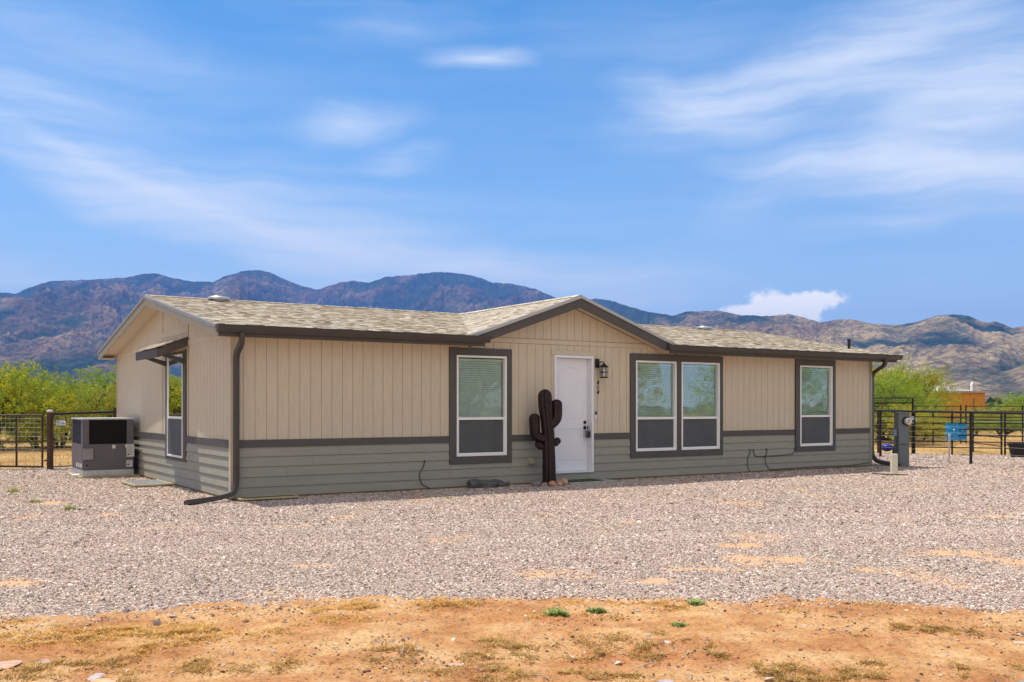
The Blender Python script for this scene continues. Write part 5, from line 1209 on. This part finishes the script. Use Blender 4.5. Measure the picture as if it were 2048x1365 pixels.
P2 = [tD, tE, tB, tC]
right = [(1775, 42, 0, .82, .92, 'soft green tree beside the house corner, lower than its neighbours'), (1815, 44, 1, .95, 1.0, 'tallest yellow green tree above the tall gate frame'), (1806, 47, 0, .80, 1.0, 'broad green tree in front of the orange house'), (1800, 38, 2, .8, .75, 'low golden bush behind the corral near the gate frame'), (1846, 42, 2, .5, .62, 'golden bush below the broad tree, behind the blue barrels'), (1893, 60, 3, .28, .62, 'small green bush in front of the orange wall'),
         (1998, 62, 3, .9, .50, 'low green tree just right of the orange house'), (2025, 58, 2, 1.0, .58, 'low golden tree at the right border above the corral'), (2060, 64, 3, 1.1, .72, 'low green tree cut by the right border'), (1950, 50, 2, .7, .48, 'small golden shrub low behind the corral rails by the double post'), (2005, 48, 3, .7, .45, 'small green shrub low behind the corral rails and tub'), (1745, 40, 3, .9, .8, 'green tree mostly hidden behind the house corner')]
for px, y, k, s, sz, lb_ in right: put(P2[k], (px - 1024) / FPX * y, y, s, sz, random.uniform(0, 6.28), lb_, RG)
# trees to the right of the photographer, which the front windows mirror
for i, (x, y, s, sz) in enumerate([(36, 7, 1.5, 1.2), (44, 13.5, 1.3, 1.0), (46, 2, 1.5, 1.2), (60, 14, 1.4, 1.1), (52, -9, 1.6, 1.2)]):
    put(P2[(i + 1) % 2], x, y, s, sz, random.uniform(0, 6.28), 'tree outside the picture, seen only as a reflection in the front windows', 'trees mirrored in the front windows')

# scrub on the plain between the trees and the mountains
def scrub():
    n = 7000; y = 105 + 1300 * rs.rand(n) ** 1.5; th = R(-34) + R(68) * rs.rand(n); x = y * np.tan(th)
    s = (.8 + .9 * rs.rand(n)) * (1 + y / 900); K = 30
    p = rs.randn(n, K, 3) * .5; p[:, :, 2] = np.abs(p[:, :, 2]) * .8; q = (.30 + .2 * rs.rand(n, K, 1))
    u = rs.randn(n, K, 3); u /= np.linalg.norm(u, axis=2)[..., None]; w = np.cross(u, rs.randn(n, K, 3)); w /= np.linalg.norm(w, axis=2)[..., None]
    v = np.stack([p + u * q, p + w * q, p - u * q, p - w * q], 2).reshape(n, K * 4, 3) * s[:, None, None]
    v[:, :, 0] += x[:, None]; v[:, :, 1] += y[:, None]; v[:, :, 2] += GZ
    pal = np.array([(.13, .17, .045), (.20, .22, .05), (.09, .12, .04), (.26, .24, .07), (.20, .13, .09)]); c = pal[rs.choice(5, n)]
    o = fast_mesh('scrub', v.reshape(-1, 3), 4, np.arange(n * K * 4), GRASS, colors=np.repeat(c, K * 4, 0)); tag(o, 'low desert scrub covering the plain toward the mountains', 'scrub', kind='stuff')
scrub()

# ================================================================== MOUNTAINS
SKYL = [(-1400, 640), (-900, 600), (-500, 575), (-250, 600), (-100, 590), (0, 585), (30, 588), (60, 575), (100, 563), (150, 561), (210, 558), (250, 556), (290, 548), (312, 547), (340, 555), (380, 563), (425, 565), (450, 553), (480, 544), (510, 540), (540, 545), (575, 562), (610, 574), (635, 580), (660, 571), (690, 563), (705, 562), (740, 566), (770, 554), (800, 552), (830, 549), (865, 545), (905, 545), (940, 551), (960, 556), (985, 566), (1020, 567), (1050, 573), (1080, 582), (1110, 595), (1150, 601), (1190, 598), (1220, 601), (1260, 614), (1300, 625), (1345, 632), (1370, 624), (1410, 622), (1445, 623), (1475, 630), (1510, 631), (1540, 633), (1575, 628), (1600, 634), (1640, 645), (1672, 640), (1700, 638), (1740, 647), (1790, 651), (1830, 645), (1870, 633), (1900, 629), (1935, 632), (1970, 645), (1995, 644), (2025, 656), (2048, 652), (2200, 640), (2500, 650), (3200, 690)]
def mountains():
    th = np.concatenate([np.linspace(R(-52), R(-29), 120, endpoint=False), np.linspace(R(-29), R(29), 1500), np.linspace(R(29), R(48), 90)[1:]])
    rr = np.concatenate([np.linspace(1500, 9600, 400), np.linspace(9650, 11500, 25)])
    T, Q = np.meshgrid(th, rr); X = Q * np.sin(T); Y = Q * np.cos(T)
    px = 1024 + FPX * np.tan(th); target = np.interp(px, [p[0] for p in SKYL], [(812.5 - p[1]) for p in SKYL]) / FPX * np.cos(th) * (1 + .006 * fbm(th * 120, th * 0 + .3, 4, 170))
    crest = np.interp(px, [-1500, 900, 1180, 1300, 1700, 2300], [8400, 8200, 7600, 5200, 4200, 4200]) + 350 * noise2(th * 9, th * 0, 100)
    foot = np.interp(px, [-1500, 300, 900, 1300, 2048], [2000, 2100, 2500, 2200, 1900])
    s = np.clip((Q - foot) / (crest - foot), 0, 1.25); up = np.clip(s, 0, 1)
    env = up ** 1.35
    back = np.clip((s - 1) / .25, 0, 1); env = env * (1 - .5 * back)
    wt = T * 6000; wq = fbm(X / 1600, Y / 1600, 3, 110)
    def soft_ridge(u, v, seed): n = noise2(u, v, seed); return 1 - 1.55 * np.sqrt(n * n + .012)
    # long spurs running from the crest down to the plain, branching as they fall
    spur = soft_ridge(wt / 720 + .9 * wq, Q / 4600 + .35 * wq, 130) + .45 * soft_ridge(wt / 310 + 1.2 * wq, Q / 2100 + .6 * wq, 132) + .22 * soft_ridge(wt / 140 + 1.6 * wq, Q / 1000 + 1.0 * wq, 134)
    spur2 = ridged(X / 360 + .2 * fbm(X / 600, Y / 600, 2, 141), Y / 560, 6, 140, .60)
    big = fbm(X / 2600, Y / 2200, 3, 150)
    hgt = env * (1 + .2 * big) + (.20 * (spur - .95) + .062 * (spur2 - .7)) * np.clip(up * 2.2, 0, 1) * (1 - up ** 3 * .7) * (.30 + .85 * up)
    hgt += .012 * fbm(X / 120, Y / 120, 4, 160) * np.clip(up * 3, 0, 1)
    hgt = np.maximum(hgt, -.002)
    el = (hgt / Q * 6000)
    mx_ = el.max(0); scale = target * 6000 / mx_ * 1.0
    # keep spurs lower than the crest: scale every bearing so that its skyline is the measured one
    k = np.ones(5) / 5; sm = np.convolve(np.pad(scale, 2, mode='edge'), k, 'valid')
    Z = hgt * scale[None] + GZ
    Z = np.where(hgt <= 0, GZ - 20, Z) ; Z += (EYE - GZ) * np.clip(env * 1.0, 0, 1)
    Z[0] = GZ - 30
    i = np.arange(len(th) * len(rr)).reshape(len(rr), len(th)); q = np.stack([i[:-1, :-1], i[:-1, 1:], i[1:, 1:], i[1:, :-1]], -1).reshape(-1)
    m = bpy.data.materials.new('mountain rock grass and scrub'); m.use_nodes = True; t = m.node_tree; b = t.nodes['Principled BSDF']; b.inputs['Roughness'].default_value = 1; b.inputs['Specular IOR Level'].default_value = 0
    g = t.nodes.new('ShaderNodeNewGeometry')
    def nz(sc, det=6, ro=.6, off=0):
        mp = t.nodes.new('ShaderNodeMapping'); mp.inputs['Location'].default_value = (off, off, off); t.links.new(g.outputs['Position'], mp.inputs[0])
        n = t.nodes.new('ShaderNodeTexNoise'); n.inputs['Scale'].default_value = sc; n.inputs['Detail'].default_value = det; n.inputs['Roughness'].default_value = ro; t.links.new(mp.outputs[0], n.inputs['Vector']); return n.outputs['Fac']
    def rmp(f, stops):
        r = t.nodes.new('ShaderNodeValToRGB'); e = r.color_ramp.elements
        while len(e) < len(stops): e.new(.5)
        for kk, (p, c) in enumerate(stops): e[kk].position = p; e[kk].color = (*c, 1)
        t.links.new(f, r.inputs[0]); return r.outputs[0]
    def mix(f, a, bb, mode='MIX'):
        x = t.nodes.new('ShaderNodeMix'); x.data_type = 'RGBA'; x.blend_type = mode
        for ii, v in ((0, f), (6, a), (7, bb)):
            if isinstance(v, (int, float)): x.inputs[ii].default_value = v
            elif isinstance(v, tuple): x.inputs[ii].default_value = (*v, 1)
            else: t.links.new(v, x.inputs[ii])
        return x.outputs[2]
    ground = rmp(nz(.0016, 8, .62), [(.36, (.095, .056, .042)), (.48, (.165, .105, .068)), (.62, (.27, .188, .112))])
    dryg = rmp(nz(.0021, 8, .65, 40), [(.36, (.17, .105, .060)), (.48, (.27, .19, .10)), (.62, (.40, .30, .16))])
    green = rmp(nz(.004, 6, .6, 300), [(.4, (.020, .036, .024)), (.6, (.042, .062, .030))])
    at = t.nodes.new('ShaderNodeAttribute'); at.attribute_name = 'Col'
    spc = t.nodes.new('ShaderNodeSeparateColor'); t.links.new(at.outputs['Color'], spc.inputs[0]); ground = mix(spc.outputs[1], ground, dryg)
    f = mth('ADD', mth('MULTIPLY', spc.outputs[0], 1.5, nt=t), mth('MULTIPLY', mth('SUBTRACT', nz(.0028, 8, .65, 90), .5, nt=t), 2.6, nt=t), nt=t)
    f = mth('MULTIPLY_ADD', f, 1.7, -.65, clamp=True, nt=t)
    c = mix(f, ground, green)
    sp = rmp(nz(.035, 4, .85, 10), [(.43, (.22, .26, .24)), (.52, (1, 1, 1)), (.64, (1.5, 1.45, 1.35))])
    c = mix(.8, c, sp, 'MULTIPLY'); t.links.new(c, b.inputs['Base Color'])
    bp = t.nodes.new('ShaderNodeBump'); bp.inputs['Strength'].default_value = 1; bp.inputs['Distance'].default_value = 28; t.links.new(nz(.008, 8, .65, 5), bp.inputs['Height']); t.links.new(bp.outputs[0], b.inputs['Normal'])
    # hollows hold the green scrub
    hollow = np.clip(.56 - .62 * (spur - .85) - .22 * (spur2 - .6), 0, 1) + np.clip(up - .8, 0, .2) * .7
    low = np.clip(1 - up / .10, 0, 1); hollow = np.clip(hollow + low * .9, 0, 1)
    dry = np.interp(px, [-1500, 1200, 1500, 2048], [-.14, -.10, .16, .30])[None]
    hollow = np.clip(hollow - dry, 0, 1)
    o = fast_mesh('mountains', np.stack([X, Y, Z], -1).reshape(-1, 3), 4, q, m, colors=np.stack([hollow, np.repeat(np.interp(px, [-1500, 1230, 1700, 2300], [0, .05, 1, 1])[None], len(rr), 0) * np.clip(.55 + up, 0, 1), hollow * 0], -1).reshape(-1, 3), smooth=True); tag(o, kind='structure')
    return float(Z.max())
ZM = mountains()

# ------------------------------------------------------------------ the air
def haze():
    m = bpy.data.materials.new('pale air'); m.use_nodes = True; t = m.node_tree; t.nodes.clear(); o = t.nodes.new('ShaderNodeOutputMaterial'); v = t.nodes.new('ShaderNodeVolumePrincipled')
    v.inputs['Color'].default_value = (.16, .38, 1, 1); v.inputs['Density'].default_value = HAZE; v.inputs['Anisotropy'].default_value = 0
    t.links.new(v.outputs[0], o.inputs['Volume'])
    b = MB(); b.box(-12200, 12200, -3100, 12200, GZ - 3.6, ZM + 15); h = b.build('haze', m); tag(h, 'thin blue desert air', 'haze', kind='stuff')
HAZE = 9.5e-5
haze()
